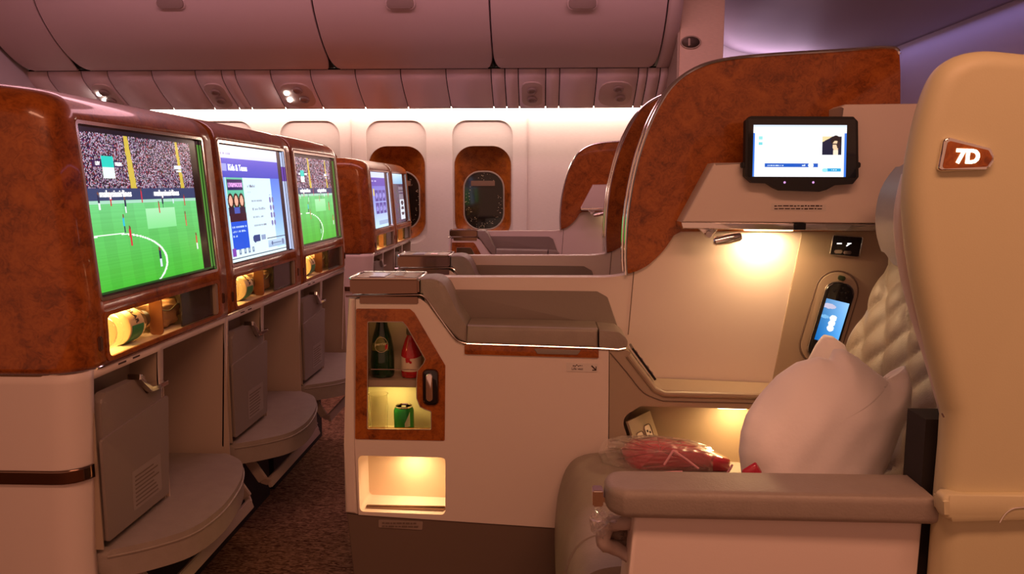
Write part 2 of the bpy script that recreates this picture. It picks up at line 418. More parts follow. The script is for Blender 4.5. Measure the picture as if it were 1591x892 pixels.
def menu_grid(w, h):
    p = Pic(w, h, (180, 214, 244)); p.grad(0, 1, .1, 1, (92, 86, 196), (196, 232, 250)); p.r(0, 1, 0, .1, (200, 214, 246)); p.r(0, .9, .1, .25, (84, 70, 176)); p.scribble(.1, .3, .15, .18, (210, 210, 250))
    for j in range(2):
        for i in range(3): p.r(.2 + .2 * i, .36 + .2 * i, .32 + .24 * j, .52 + .24 * j, (66, 60, 150)); p.e(.28 + .2 * i, .42 + .24 * j, .05, .05, (150, 150, 226))
    p.r(.12, .18, .3, .42, (220, 200, 90)); p.r(0, .9, .84, .85, (40, 50, 90)); p.r(.3, .85, .88, .95, (150, 174, 210))
    p.put(p.u > .80, (10, 12, 30)); p.put(p.u > .96, (190, 205, 240)); return p  # reflections at the right edge, painted in
def menu_list(w, h):
    p = Pic(w, h, (70, 64, 84)); p.grad(0, 1, 0, .22, (196, 226, 244), (130, 180, 214)); p.a[int(h * .22):] += rng.normal(0, 16, p.a[int(h * .22):].shape)
    for k in range(4): p.r(.42, .72, .27 + .07 * k, .32 + .07 * k, (130, 120, 134))
    p.r(.44, .78, .54, .95, (214, 222, 232))
    for k in range(3): p.e(.6, .6 + .11 * k, .1, .04, (70, 62, 74))
    p.put(p.u > .74, (10, 12, 20)); p.put(p.u > .97, (120, 140, 160)); return p  # right edge carries the same painted reflection bands
def tablet_pic(w, h):
    p = Pic(w, h, (246, 250, 255)); p.r(0, 1, 0, .045, (215, 228, 246)); p.r(0, .025, .16, 1, (60, 120, 220)); p.r(.975, 1, .16, 1, (60, 120, 220)); p.r(.02, .975, .045, 1, (248, 252, 255))
    p.r(.06, .10, .22, .28, (150, 226, 226)); p.r(.06, .10, .335, .385, (120, 214, 220))
    p.r(.74, .95, .22, .57, (22, 28, 52)); p.put((p.u > .74) & (p.u < .84) & (p.v > .22) & (p.v < .33 - (p.u - .74)), (238, 214, 160))
    p.e(.885, .30, .055, .10, (30, 22, 26)); p.e(.885, .40, .034, .10, (236, 200, 160)); p.r(.86, .91, .48, .57, (244, 226, 200)); p.e(.915, .38, .02, .07, (50, 36, 40)); p.r(.855, .90, .355, .37, (40, 30, 36))
    p.r(.13, .70, .74, .815, (20, 86, 190)); p.scribble(.16, .33, .765, .795, (220, 235, 255), .01); p.scribble(.53, .57, .765, .795, (220, 235, 255), .01); p.e(.625, .777, .03, .05, (235, 246, 255))
    p.r(.80, .95, .835, .895, (40, 160, 214)); p.e(.775, .87, .03, .04, (150, 226, 240)); p.scribble(.845, .905, .85, .88, (220, 245, 255), .01)
    return p
def handset_pic(w, h):
    p = Pic(w, h, (70, 160, 226)); p.grad(0, 1, 0, 1, (120, 170, 220), (44, 130, 206)); m = p.u > .35
    p.a += ((p.u - .5) * 60)[..., None]
    p.e(.2, .16, .3, .06, (196, 190, 214)); p.e(.15, .42, .2, .04, (120, 180, 226))
    for k in range(3): p.e(.52, .42 + .12 * k, .15, .075, (250, 252, 255)); p.r(.39, .65, .40 + .12 * k, .44 + .12 * k, (250, 252, 255))
    return p
SCR = picture_mat('screen_picture', 1.2)

# ------------------------------------------------------------------ setting: floor, ceiling, walls
WY_ = 5.80
floor = struct(mk('floor', box(-3.4, 2.75, -1.2, 5.95, -.05, 0), CARPET, sm=0))
# sidewall with window openings
WINX = [P(px, 310, WY_).x for px in (352, 484.5, 617, 750)]
WZ0, WZ1 = .70, 1.62; WW = .228
def rr(cx, w_, z0, z1, r, seg=7): return rnd(rect(cx - w_, cx + w_, z0, z1), r, seg)
holes = [rr(x, WW, WZ0, WZ1, .11) for x in WINX]
struct(mk('wall_back', slab(rect(-3.35, 2.42, 0, 2.6), (0, WY_, 0), XZ, .02, holes=holes), WALL, sm=0))
struct(mk('wall_left', box(-3.40, -3.30, -1.2, 5.95, 0, 2.6), LAV, sm=0))
struct(mk('wall_right', box(2.40, 2.48, -1.2, 5.95, 0, 2.6), LAV, sm=0))
struct(mk('ceiling', box(-3.4, 2.8, -1.2, 5.95, 2.60, 2.65), CEIL, sm=0))
# lowered ceiling panel of the door zone
prof = spl([(1.16, 2.58), (1.18, 2.36), (1.24, 2.22), (1.36, 2.125), (1.58, 2.08), (2.0, 2.07), (2.4, 2.075)], 6)
rows = [[(x, y, z) for x, z in prof] for y in (-1.2, 1, 3, 5.78)]
struct(mk('ceiling_door_zone', loft(rows), CEIL, solid=.01))
for i, px in enumerate((547, 820)):
    x = P(px, 250, WY_).x
    struct(mk('trim_%d' % (i + 1), join(box(x - .012, x - .004, WY_ - .005, WY_, 0, 1.75, .002), box(x + .004, x + .012, WY_ - .005, WY_, 0, 1.75, .002)), WALL))
# windows
for i, cx in enumerate(WINX):
    win = bpy.data.objects.new('window_%d' % (i + 1), None); win.location = (cx, WY_, .7); COL.objects.link(win); struct(win)
    yb = WY_ + .018
    a = rr(cx, .213, .735, 1.432, .14, 9); b = rr(cx, .155, .80, 1.245, .13, 9)
    mk('surround', slab(rr(cx, WW + .03, WZ0 - .03, WZ1 + .03, .13), (0, yb, 0), XZ, .012, holes=[a]), PLATE, win, 0)
    rows = [[(x, yb - .004, z) for x, z in a], [(x, yb + .012, z) for x, z in a]]
    for t, y in ((.35, .05), (.7, .075), (1, .10)): rows.append([(p[0] * (1 - t) + q[0] * t, yb + y, p[1] * (1 - t) + q[1] * t) for p, q in zip(a, b)])
    mk('reveal', loft(rows, closed=True), BURL, win, 50, 'glossy burl window reveal')
    mk('gasket', tube([(x, yb + .10, z) for x, z in b], .007, 6, True), mat('gasket', (.42, .34, .28), .5) if i == 0 else bpy.data.materials['gasket'], win)
    mk('pane', slab(b, (0, yb + .106, 0), XZ, .008), NIGHT, win, 0)
    if i >= 2:
        drops = []
        for k in range(110):
            an = random.uniform(0, 2 * math.pi); rad = random.uniform(.55, .98) ** .5
            dx, dz = .15 * rad * math.cos(an), .215 * rad * math.sin(an)
            if dz > .05 and random.random() < .6: continue
            s = random.uniform(.0012, .0034)
            drops.append(lathe([(s * .3, 0), (s, s * .5), (s * .7, s * 1.1), (s * .1, s * 1.3)], (cx + dx, yb + .1055, 1.02 + dz), V((0, -1, 0)), 6))
        d = mk('raindrops', join(*drops), bpy.data.materials.get('raindrop') or mat('raindrop', (.8, .7, .5), .1, .0, spec=1), win); d['kind'] = 'stuff'
        mk('pane_reflection', box(cx - .10, cx + .085, yb + .0985, yb + .1055, 1.135, 1.175, .002), mat('pane_reflection', (.20, .12, .08), .4) if i == 2 else bpy.data.materials['pane_reflection'], win)  # reflection in the pane, modelled as a brown bar

# ------------------------------------------------------------------ overhead bins and service panels
def bx(px): return P(px, 105, 4.9).x
BP = spl([(4.905, 1.868), (4.885, 1.868), (4.80, 1.895), (4.62, 2.0), (4.47, 2.16), (4.42, 2.35), (4.42, 2.56)], 5)
edges = [-3.28, bx(130), bx(519), bx(768), bx(1019)]
names = ['mauve overhead bin at the far left end against the bulkhead', 'widest mauve overhead bin, above the lit reading lights', 'middle mauve overhead bin over the burl-framed windows', 'mauve overhead bin at the right, next to the textured partition']
HX = [None, 265, 622, 905]
for i in range(4):
    x0, x1 = edges[i] + .006, edges[i + 1] - .006
    t = thing('overhead_bin', ((x0 + x1) / 2, 5.2, 1.87), names[i], 'luggage bin', 'overhead bins along the sidewall')
    # rounded lower corners of the door
    rows = []
    for k, (y, z) in enumerate(BP):
        c = max(0, .06 - (z - 1.868)); ins = .06 - math.sqrt(max(0, .06 ** 2 - c ** 2)) if c > 0 else 0
        ins *= .6
        xs = [x0 + ins, x0 + ins + .004] + list(np.linspace(x0 + .08, x1 - .08, 6)) + [x1 - ins - .004, x1 - ins]
        rows.append([(x, y + (.012 if j in (0, len(xs) - 1) else 0), z) for j, x in enumerate(xs)])
    mk('door', loft(rows), BIN, t, 40, solid=.01)
    body = [(y + .03, z + .008) for y, z in BP] + [(5.78, 2.56), (5.78, 1.9), (5.0, 1.88)]
    mk('body', slab(body, (x1 - .001, 0, 0), YZ, x1 - x0 - .002), DARK, t, 0)
    if HX[i]:
        h = P(HX[i], 5, 4.462); n = V((0, -.8, -.6)); up = V((0, -.55, .83)).normalized(); up = V((0, -.32, .95)).normalized(); nn = V((1, 0, 0)).cross(up)
        hd = mk('handle', slab(rnd(rect(-.076, .076, -.026, .026), .02), h + nn * .014, (V((1, 0, 0)), up), .012, .004), mat('latch_plastic', (.30, .22, .20), .5) if i == 1 else bpy.data.materials['latch_plastic'], t)
        mk('recess', slab(rnd(rect(-.085, .085, -.035, .036), .03), h + nn * .004, (V((1, 0, 0)), up), .006, .002), BIN, t)
struct(mk('trim_4', loft([[(x, y + .012, z) for x in (edges[4] + .004, .735, .785)] for y, z in BP]), BIN, None, 40, solid=.01))
rail = bpy.data.objects.new('trim_3', None); rail.location = (-1, 5.1, 1.7); COL.objects.link(rail); struct(rail)
PP = spl([(4.925, 1.862), (4.93, 1.835), (4.955, 1.80), (5.05, 1.735), (5.21, 1.648)], 4)
PXS = [20, 69.6, 122, 163, 232, 300, 341, 362, 417.5, 480, 550, 621, 692, 762.5, 784, 805, 848, 870, 928, 993, 1007, 1027]
mk('end_panel', loft([[(x, y, z) for x in (bx(1027) + .003, .785)] for y, z in PP]), PSU, rail, 40, solid=.006)
mk('backing', loft([[(x, y + .012, z + .012) for x in (-3.3, .78)] for y, z in PP] + [[(-3.3, 5.4, 1.70), (.78, 5.4, 1.70)]]), DARK, rail, 0)
LAMPG = glow('reading_lamp_glow', (1, .93, .84), 14)
for i in range(len(PXS) - 1):
    x0, x1 = bx(PXS[i]) + .003, bx(PXS[i + 1]) - .003
    pn = mk('panel', loft([[(x0, y, z), (x1, y, z)] for y, z in PP]), PSU, rail, 40, solid=.006)
    if (PXS[i] in (122, 300, 417.5, 805, 928)):
        cx = (x0 + x1) / 2; up = V((0, -(5.21 - 4.955), 1.80 - 1.648)).normalized(); nn = V((1, 0, 0)).cross(up); fr = (V((1, 0, 0)), up)
        c = V((cx, 5.068, 1.7265)); hw = min(.085, (x1 - x0) * .36) if PXS[i] in (300, 122, 805) else .105
        if PXS[i] in (300, 122, 805): hw = (x1 - x0) * .40
        mk('lamp_housing', slab(rnd(rect(-hw, hw, -.125, .12), hw * .75, 6), c + nn * .009, fr, .016, .006), mat('housing_plastic', (.60, .47, .44), .35) if PXS[i] == 122 else bpy.data.materials['housing_plastic'], pn)
        sp = ((0, .045), (0, -.045)) if PXS[i] in (300, 805, 122) else ((.015, .06), (.035, -.035))
        for a, b in sp:
            q = c + nn * .012 + V((1, 0, 0)) * a + up * b
            mk('nozzle', lathe([(.030, 0), (.034, .004), (.030, .010), (.022, .013), (.016, .006), (.002, .005)], q, nn, 16), bpy.data.materials.get('nozzle_plastic') or mat('nozzle_plastic', (.36, .27, .25), .35), pn)
        if PXS[i] in (122, 417.5):
            for b in (.03, -.04):
                q = c + nn * .012 - V((1, 0, 0)) * hw * .62 + up * b
                mk('reading_light', lathe([(.008, 0), (.016, .003), (.014, .008), (.004, .010)], q, nn, 12, 1.0), LAMPG, pn)
mk('light_strip', box(-3.28, .74, 5.765, 5.79, 1.688, 1.72), glow('strip_glow', (1, .80, .62), 16), rail, 0)
# textured partition at the right end of the bins
xa, xb = P(1057, 50, 4.6).x, P(1125, 50, 4.6).x
t = thing('closet_partition', ((xa + xb) / 2, 5.2, 0), 'tall textured beige partition with an oval latch, right of the bins', 'partition')
mk('panel', box(xa, xb, 4.6, 5.79, 0, 2.58, .004), PARTN, t)
mk('edge_trim', box(xa - .012, xa, 4.61, 5.79, 0, 2.58, .003), FRAMEM, t)
lp = P(1073, 66, 4.6)
el = [(.052 * math.cos(a), .032 * math.sin(a)) for a in np.linspace(0, 2 * math.pi, 28, endpoint=False)]
lt = mk('latch_plate', slab(el, lp + V((0, -.006, 0)), XZ, .006, .002), mat('dark_bronze', (.06, .04, .03), .3, .6), t)
mk('rim', tube([lp + V((x * 1.06, -.004, z * 1.06)) for x, z in el], .004, 6, True), FRAMEM, lt)
mk('turn_knob', slab(rnd(rect(-.016, -.005, -.022, .022), .005), lp + V((0, -.016, 0)), XZ, .010, .003), FRAMEM, lt)

# ------------------------------------------------------------------ seat-back screen consoles (row ahead)
PROF = [(-.860, .782), (-.857, .793), (-.857, .880), (-.858, .912), (-.883, 1.252), (-.887, 1.267), (-.894, 1.281), (-.906, 1.293), (-.925, 1.304), (-.95, 1.312), (-.985, 1.318), (-1.05, 1.321), (-1.6, 1.322)]
LOWP = [(-.862, .780), (-.864, .762), (-.8838, .417), (-.884, .413)]
WARM = (1.0, .62, .22)
CUBBY = mat('cubby_liner', (.80, .66, .46), .45)
WELL = mat('footwell_liner', (.50, .38, .29), .6)
POCK = mat('pocket_vinyl', (.235, .185, .155), .5, bump=.12, bscale=300)
def tilt(dx, dz):
    O = V((-.858 + dx, 0, .912 + dz)); up = V((-.025, 0, .34)).normalized()
    return O, (V((0, 1, 0)), up)
def unit(k, dx, dy, dz, nearcap, farcap, pic, label, slabel=None, lamp=1.0):
    ys = 1.445 + .639 * k + dy; ya, yb = ys - (.085 if nearcap else .048), ys + .591 + (.04 if farcap else 0)
    g = .0015
    t = thing('screen_console', (-1.1 + dx, (ya + yb) / 2, 0), label, 'seat console', 'seat-back screen consoles')
    s0, s1 = ys - .002, ys + .537; c0, c1 = ys + .006, ys + .537
    yl = [ya + g] if not nearcap else []
    yl += sorted({s0, s1, c0, c1, s0 + .18, s0 + .36}) + ([yb - g] if not farcap else [])
    r = .075; rows = []
    for x, z in PROF:
        tt = min(.045, max(0, -.883 - x) * .6) if z > 1.25 else 0
        row = []
        if nearcap:
            y0 = ya + tt
            row += [(-1.9, y0, z), (-1.4, y0, z), (min(x - r, -1.0), y0, z)] if x > -1.2 else [(-1.9, y0, z), (-1.7, y0, z), (x - r, y0, z)]
            row += [(x - r + r * math.cos(a), y0 + r + r * math.sin(a), z) for a in np.linspace(-math.pi / 2, 0, 8)]
        lo = row[-1][1] + .0005 if row else -9
        row += [(x, max(y, lo + .0004 * j), z) for j, y in enumerate(yl)]
        if farcap:
            y1 = yb - tt
            row += [(x - r + r * math.cos(a), y1 - r + r * math.sin(a), z) for a in np.linspace(0, math.pi / 2, 8)] + [(x - r - .3, y1, z)]
        rows.append([(a + dx, b, c + dz) for a, b, c in row])
    cols = rows[0]
    def skip(i, j):
        if j + 1 >= len(cols): return False
        a, b = cols[j][1], cols[j + 1][1]; 
        if abs(cols[j][0] - dx + .860) > .004 or abs(cols[j + 1][0] - dx + .860) > .004: return False
        m = (a + b) / 2
        if i == 3 and s0 < m < s1: return True
        if i == 1 and c0 < m < c1: return True
        return False
    mk('shell', loft(rows, skip), BURL, t, 40, 'glossy burl wood housing', solid=.004)
    # chrome seam under the burl
    base = [(a, b, .781 + dz) for a, b, c in rows[0]]
    mk('seam_trim', tube(base, .0035, 6), CHROME, t)
    # screen
    O, fr = tilt(dx, dz); up = fr[1]; nn = fr[0].cross(up); L = .341
    fo = rnd(rect(s0 - .004, s1 + .004, -.004, L + .004), .01); fi = rnd(rect(s0 + .003, s1 - .003, .003, L - .003), .004)
    sc = mk('screen', slab(rect(s0 + .001, s1 - .001, .001, L - .001), O - nn * .008, fr, .02), BLACK, t, 0)
    mk('bezel', slab(fo, O + nn * .003, fr, .014, holes=[fi]), CHROME, t, 0, 'thin chrome screen frame')
    def q(u, v): return O + fr[0] * u + up * v - nn * .0065
    i0, i1 = s0 + .006, s1 - .006
    picture('picture', pic, q(i0, L - .006), q(i1, L - .006), q(i1, .006), q(i0, .006), SCR, sc)
    def at(u, v): return q(i0 + (i1 - i0) * u, L - .006 - (L - .012) * v) + nn * .0012
    if slabel == 'match':
        for u in (.21, .62): mk('lettering', text('malaysiaairlines', .0195, at(u, .398), fr, bold=.0002), WHITEG, sc, 0)
        mk('lettering', text('LIV', .011, at(.112, .213), fr), WHITEG, sc, 0); mk('lettering', text('MUN', .011, at(.256, .213), fr), WHITEG, sc, 0)
    if slabel == 'menu':
        mk('lettering', text('Kids & Teens', .026, at(.115, .19), fr, 'LEFT'), WHITEG, sc, 0)
        mk('lettering', text('LIV&MADDIE', .0185, at(.185, .34), fr), glow('poster_title', (.75, .35, .85), 1.2), sc, 0)
    # cubby
    X = -.857 + dx; zb, zt = .793 + dz, .880 + dz; D = .12
    cu = mk('cubby', join(box(X - D, X - D + .004, c0, c1, zb, zt), box(X - D, X - .002, c0, c1, zb - .003, zb), box(X - D, X - .002, c0, c1, zt, zt + .003), box(X - D, X - .002, c0 - .003, c0, zb, zt), box(X - D, X - .002, c1, c1 + .003, zb, zt)), CUBBY, t, 0)
    mk('cubby_frame', slab(rnd(rect(c0 - .006, c1 + .006, zb - .006, zt + .006), .012), (X + .004, 0, 0), YZ, .006, holes=[rnd(rect(c0 + .004, c1 - .004, zb + .002, zt - .002), .012)]), BURL, t, 0)
    cm = c0 + .235
    mk('divider', slab(rnd(rect(-.034, -.004, zb + .001, zt - .001), .008), (X, cm, 0), XZ, .003), mat('amber_acrylic', (.5, .22, .08), .15, trans=.4) if k == 0 and dx == 0 else bpy.data.materials['amber_acrylic'], cu, 0)
    mk('sliding_door', box(X - .010, X - .006, cm + .10, c1 - .012, zb + .002, zt - .002), SMOKE, t, 0, 'smoked glass sliding door')
    mk('side_post', box(X - .02, X + .0015, c1 - .022, c1 - .003, zb + .001, zt - .001, .002), TAN, t)
    for yy in ((ys - .018, zb + .035), (c1 + .022, zb + .04)):
        mk('latch', box(X - .002, X + .006, yy[0] - .005, yy[0] + .005, yy[1] - .014, yy[1] + .014, .002), BRONZE, t)
    area('cubby_lamp', (X - .05, c0 + .09, zt - .004), (.05, .16), WARM, .55 * lamp)
    area('cubby_lamp', (X - .05, cm + .06, zt - .004), (.05, .08), WARM, .10 * lamp)
    # lower panel with two recesses
    p0, p1 = ys - .035, ys + .215; f0, f1 = ys + .238, ys + .605 - (.02)
    f1 = min(f1, yb - .012)
    yl2 = [ya + .0015] if not nearcap else []
    yl2 += [p0, p1, f0, f1] + ([yb - .0015] if not farcap else [])
    rows = []
    for x, z in LOWP:
        row = []
        if nearcap:
            row += [(-1.9, ya, z), (x - .058, ya, z)]
            r2 = .05
            row += [(x - r2 + r2 * math.cos(a), ya + .0 + r2 + r2 * math.sin(a), z) for a in np.linspace(-math.pi / 2, 0, 7)]
        row += [(x, y if not (nearcap and j == 0) else max(y, ya + .0501), z) for j, y in enumerate(yl2)]
        if farcap: row += [(x - .05 + .05 * math.cos(a), yb - .05 + .05 * math.sin(a), z) for a in np.linspace(0, math.pi / 2, 7)] + [(x - .3, yb, z)]
        rows.append([(a + dx, b, c + dz) for a, b, c in row])
    cc = rows[0]
    def skip2(i, j):
        if nearcap and j < 9: return True
        if i not in (1, 2): return False
        m = (cc[j][1] + cc[j + 1][1]) / 2
        return (p0 < m < p1 and cc[j][1] >= p0 - 1e-3 and abs(cc[j][0] - dx + .862) < .003 and abs(cc[j + 1][0] - dx + .862) < .003) or f0 < m < f1
    mk('lower_panel', loft(rows, skip2), CREAM, t, 40, solid=.004)
    if nearcap:
        n_ = 9
        end = [r_[:n_] for r_ in rows[:3]] + [[(a, b, h) for a, b, c in rows[-1][:n_]] for h in (.026, .02)]
        mk('end_panel', loft(end), CREAM, t, 40, solid=.004)
        tr = [(a + .006 * (1 if j > 2 else 0), b - .004, .583 + dz) for j, (a, b, c) in enumerate([(-1.9 + dx, ya, 0), (-1.0 + dx, ya, 0)] + [(-.874 + dx - .05 + .05 * math.cos(a), ya + .05 + .05 * math.sin(a), 0) for a in np.linspace(-math.pi / 2, -.15, 7)])]
        bm = [[(a, b, z + .583 - .583) for a, b, z in [(p[0], p[1], p[2] + h) for p in tr]] for h in (-.013, -.010, .010, .013)]
        mk('bumper_strip', loft(bm), BRONZE, t, 60, 'bronze chrome bumper strip', solid=.006)
    # recess liners
    Xl = -.866 + dx
    mk('pocket_recess', join(box(Xl - .07, Xl - .064, p0, p1, .415 + dz, .765 + dz), box(Xl - .066, Xl, p0 - .003, p0, .415 + dz, .762 + dz), box(Xl - .066, Xl, p1, p1 + .003, .415 + dz, .762 + dz), box(Xl - .066, Xl, p0, p1, .762 + dz, .766 + dz)), TAN, t, 0)
    mk('footwell', join(box(Xl - .5, Xl - .49, f0, f1, .3 + dz, .765 + dz), box(Xl - .5, Xl, f0 - .004, f0, .3 + dz, .762 + dz), box(Xl - .5, Xl, f1, f1 + .004, .3 + dz, .762 + dz), box(Xl - .5, Xl, f0, f1, .762 + dz, .766 + dz)), WELL, t, 0)
    mk('base', box(-1.5 + dx, -1.0 + dx, ya + .05, yb, 0.0, .34), DARK, t, 0)
    # literature pocket
    zp = dz
    pk = [(p0 + .006, .428), (p1 - .012, .425), (p1 - .004, .682), (p1 - .068, .682), (p1 - .108, .726), (p0 + .03, .727), (p0 + .012, .715)]
    lean = (V((0, 1, 0)), V((.02, 0, 1)).normalized())
    po = mk('literature_pocket', slab(rnd([(a, b + zp) for a, b in pk], [.004, .004, .006, .012, .012, .01, .01]), (Xl - .006, 0, 0), lean, .02, .004), POCK, t)
    hk = [(p1 - .116, .726), (p1 - .106, .722), (p1 - .074, .690), (p1 - .066, .6845), (p1 + .004, .6845)]
    mk('tray_latch', slab([(a, b + zp) for a, b in hk] + [(a + (.004 if i < 3 else 0), b + zp + .011) for i, (a, b) in reversed(list(enumerate(hk)))], (Xl + .022, 0, 0), YZ, .03, .002), CHROME, t, 35, 'chrome tray latch')
    fl = rnd([(p0 + .004, .428 + zp), (p1 + .004, .428 + zp), (p1 + .018, .655 + zp), (p1 - .01, .655 + zp), (p0 + .01, .64 + zp), (p0 - .002, .64 + zp)], .004)
    mk('pocket_flap', slab(fl, (Xl - .002, 0, 0), (V((0, 1, 0)), V((.022, 0, 1)).normalized()), .006, .002), POCK, po)
    card = rnd(rect(p1 - .15, p1 - .03, .45 + zp, .535 + zp), .004); fr3 = (V((0, 1, 0)), V((.022, 0, 1)).normalized())
    cdp = mk('placard', slab(card, (Xl - .0012, 0, 0), fr3, .001), mat('placard', (.29, .235, .20), .45) if not bpy.data.materials.get('placard') else bpy.data.materials['placard'], po, 0)
    ln = [slab(rect(p1 - .14, p1 - .14 + random.uniform(.07, .1), .457 + zp + i * .009, .460 + zp + i * .009), (Xl - .0006, 0, 0), fr3, .0006) for i in range(8)]
    mk('fine_print', join(*ln), KICK, cdp, 0)
    # foot rest pad and its frame
    pl = spl([(-.862, -.035), (-.80, .005), (-.742, .065), (-.722, .15), (-.724, .24), (-.745, .36), (-.79, .47), (-.865, .535)], 5) + [(-1.2, .54), (-1.2, .25), (-.90, .245), (-.90, -.03)]
    pad = mk('footrest_pad', slab([(a + dx, b + ys) for a, b in pl], (0, 0, .412 + dz), XY, .062, .014, 4), LEATH, t, 40)
    mk('piping', tube([(a + dx + .001, b + ys, .398 + dz) for a, b in pl[:36]], .0025, 6), LEATH, pad)
    for yy, off in ((ys + .05, .04), (ys + .54, -.04)):
        pass
    fpath = [(-.865, .045, .352), (-.815, .045, .275), (-.80, .06, .262), (-.80, .54, .262), (-.815, .56, .275), (-.865, .56, .352)]
    bars = []
    for a, b in zip(fpath[:-1], fpath[1:]):
        a = V(a) + V((dx, ys, dz)); b = V(b) + V((dx, ys, dz)); d = (b - a); n1 = V((1, 0, .35)).normalized() if abs(d.y) > .1 else V((0, 1, 0)); side = d.normalized().cross(n1)
        bars.append(obox((a + b) / 2, d / 2 * 1.03, n1 * .006, side * .014, .002))
    mk('footrest_frame', join(*bars), FRAMEM, t)
    # small printing on rim
    for u_, w_ in ((.065, .03), (.12, .028)): mk('rim_print', slab(rect(ys + u_ - w_ / 2, ys + u_ + w_ / 2, .7692 + dz, .7728 + dz), (-.8605 + dx, 0, 0), YZ, .0005), INK, t, 0)
    return t, ys
PM = football(230, 146)
unit(0, 0, 0, 0, True, False, PM, 'nearest burl console with large football screen and rounded end', 'match')
unit(1, 0, 0, 0, False, False, menu(200, 128), 'middle burl console showing a blue and white Kids & Teens menu', 'menu', .55)
unit(2, 0, 0, 0, False, True, football(120, 76), 'burl console with the smaller, farther football screen', 'match', .75)
unit(0, -.098, 2.93, -.03, True, False, menu_grid(60, 40), 'far burl console with a purple grid menu, across the aisle', None, .5)
unit(1, -.098, 2.93, -.03, False, True, menu_list(50, 34), 'farthest burl console with a grey list on its screen, by the window', None, .3)

# things lying in the cubbies
GREENL = mat('green_label', (.05, .32, .10), .4); LABC = mat('cream_label', (.75, .58, .30), .45)
BAGM = mat('brown_pouch', (.40, .22, .10), .5, bump=.5, bscale=40)
CAPM = mat('bottle_cap', (.16, .14, .08), .4)
def water_bottle(c, label):
    ax = V((0, 1, 0)); t = thing('water_bottle', c, label, 'bottle', 'water bottles in the cubbies')
    pr = [(a_ * 1.22, b_ * 1.12) for a_, b_ in [(.004, 0), (.026, 0), (.031, .006), (.031, .03), (.029, .034), (.031, .038), (.031, .055), (.029, .059), (.031, .063), (.031, .08), (.0285, .085), (.031, .09), (.031, .150), (.026, .172), (.014, .186), (.013, .192)]]
    mk('bottle', lathe(pr, c, ax, 24), PET, t, 30)
    lb = mk('label', lathe([(.0372, .112), (.0386, .113), (.0386, .168), (.0372, .169)], c, ax, 24), LABC, t, 30)
    # green half and lettering on the side seen from the seat
    def arc(a0, a1, h0, h1, r):
        rows = [[V(c) + V((r * math.cos(a), h, r * math.sin(a))) for a in np.linspace(a0, a1, 10)] for h in (h0, h1)]
        return loft(rows)
    mk('green_band', arc(-1.2, .1, .117, .165, .0390), GREENL, lb, 60)
    for j, ch in enumerate('POLAR'):
        a = 1.35 - j * .26; p_ = V(c) + V((.0394 * math.cos(a), .141, .0394 * math.sin(a)))
        mk('letter', text(ch, .016, p_, (V((math.sin(a), 0, -math.cos(a))), V((0, 1, 0))), bold=.0003), INK, lb, 0)
    mk('cap', lathe([(.015, .210), (.019, .212), (.019, .232), (.016, .234)], c, ax, 20), CAPM, t, 30)
def pouch(c, label, s=1.0):
    bm = bmesh.new(); bmesh.ops.create_icosphere(bm, subdivisions=4, radius=1)
    for v in bm.verts:
        p = v.co; q = V((math.copysign(abs(p.x) ** .6, p.x), math.copysign(abs(p.y) ** .6, p.y), math.copysign(abs(p.z) ** .6, p.z)))
        k = 1 + .07 * math.sin(9 * q.y + 4 * q.z) + .05 * math.sin(13 * q.z - 6 * q.x + 3 * q.y)
        v.co = V(c) + V((q.x * .030 * k, q.y * .062 * s * k, q.z * .033 * k)) + V((0, 0, .034))
    g = bm_geo(bm); zm = min(v.z for v in g[0])
    t = thing('amenity_pouch', c, label, 'pouch', 'brown pouches in the cubbies')
    mk('pouch', g, BAGM, t, 60)
    mk('drawstring', tube(spl([V(c) + V((.031, -.05, .05)), V(c) + V((.036, -.02, .044)), V(c) + V((.033, .02, .052)), V(c) + V((.028, .05, .05))], 4), .0016, 6), CAPM, t)
for (k, dx, dy, dz), w1, w2 in (((0, 0, 0, 0), 'clear water bottle with green label lying in the nearest lit cubby', 'brown pouch behind the divider of the nearest cubby'),
                      ((1, 0, 0, 0), 'clear water bottle lying in the middle cubby under the blue menu screen', 'brown pouch in the middle cubby under the blue menu screen'),
                      ((2, 0, 0, 0), 'clear water bottle lying in the third cubby, under the far football screen', 'brown pouch in the third cubby, under the far football screen')):
    ys = 1.445 + .639 * k
    water_bottle((-.857 - .050, ys + .008, .793 + .0392), w1)
    pouch((-.857 - .06, ys + .335, .795), w2)

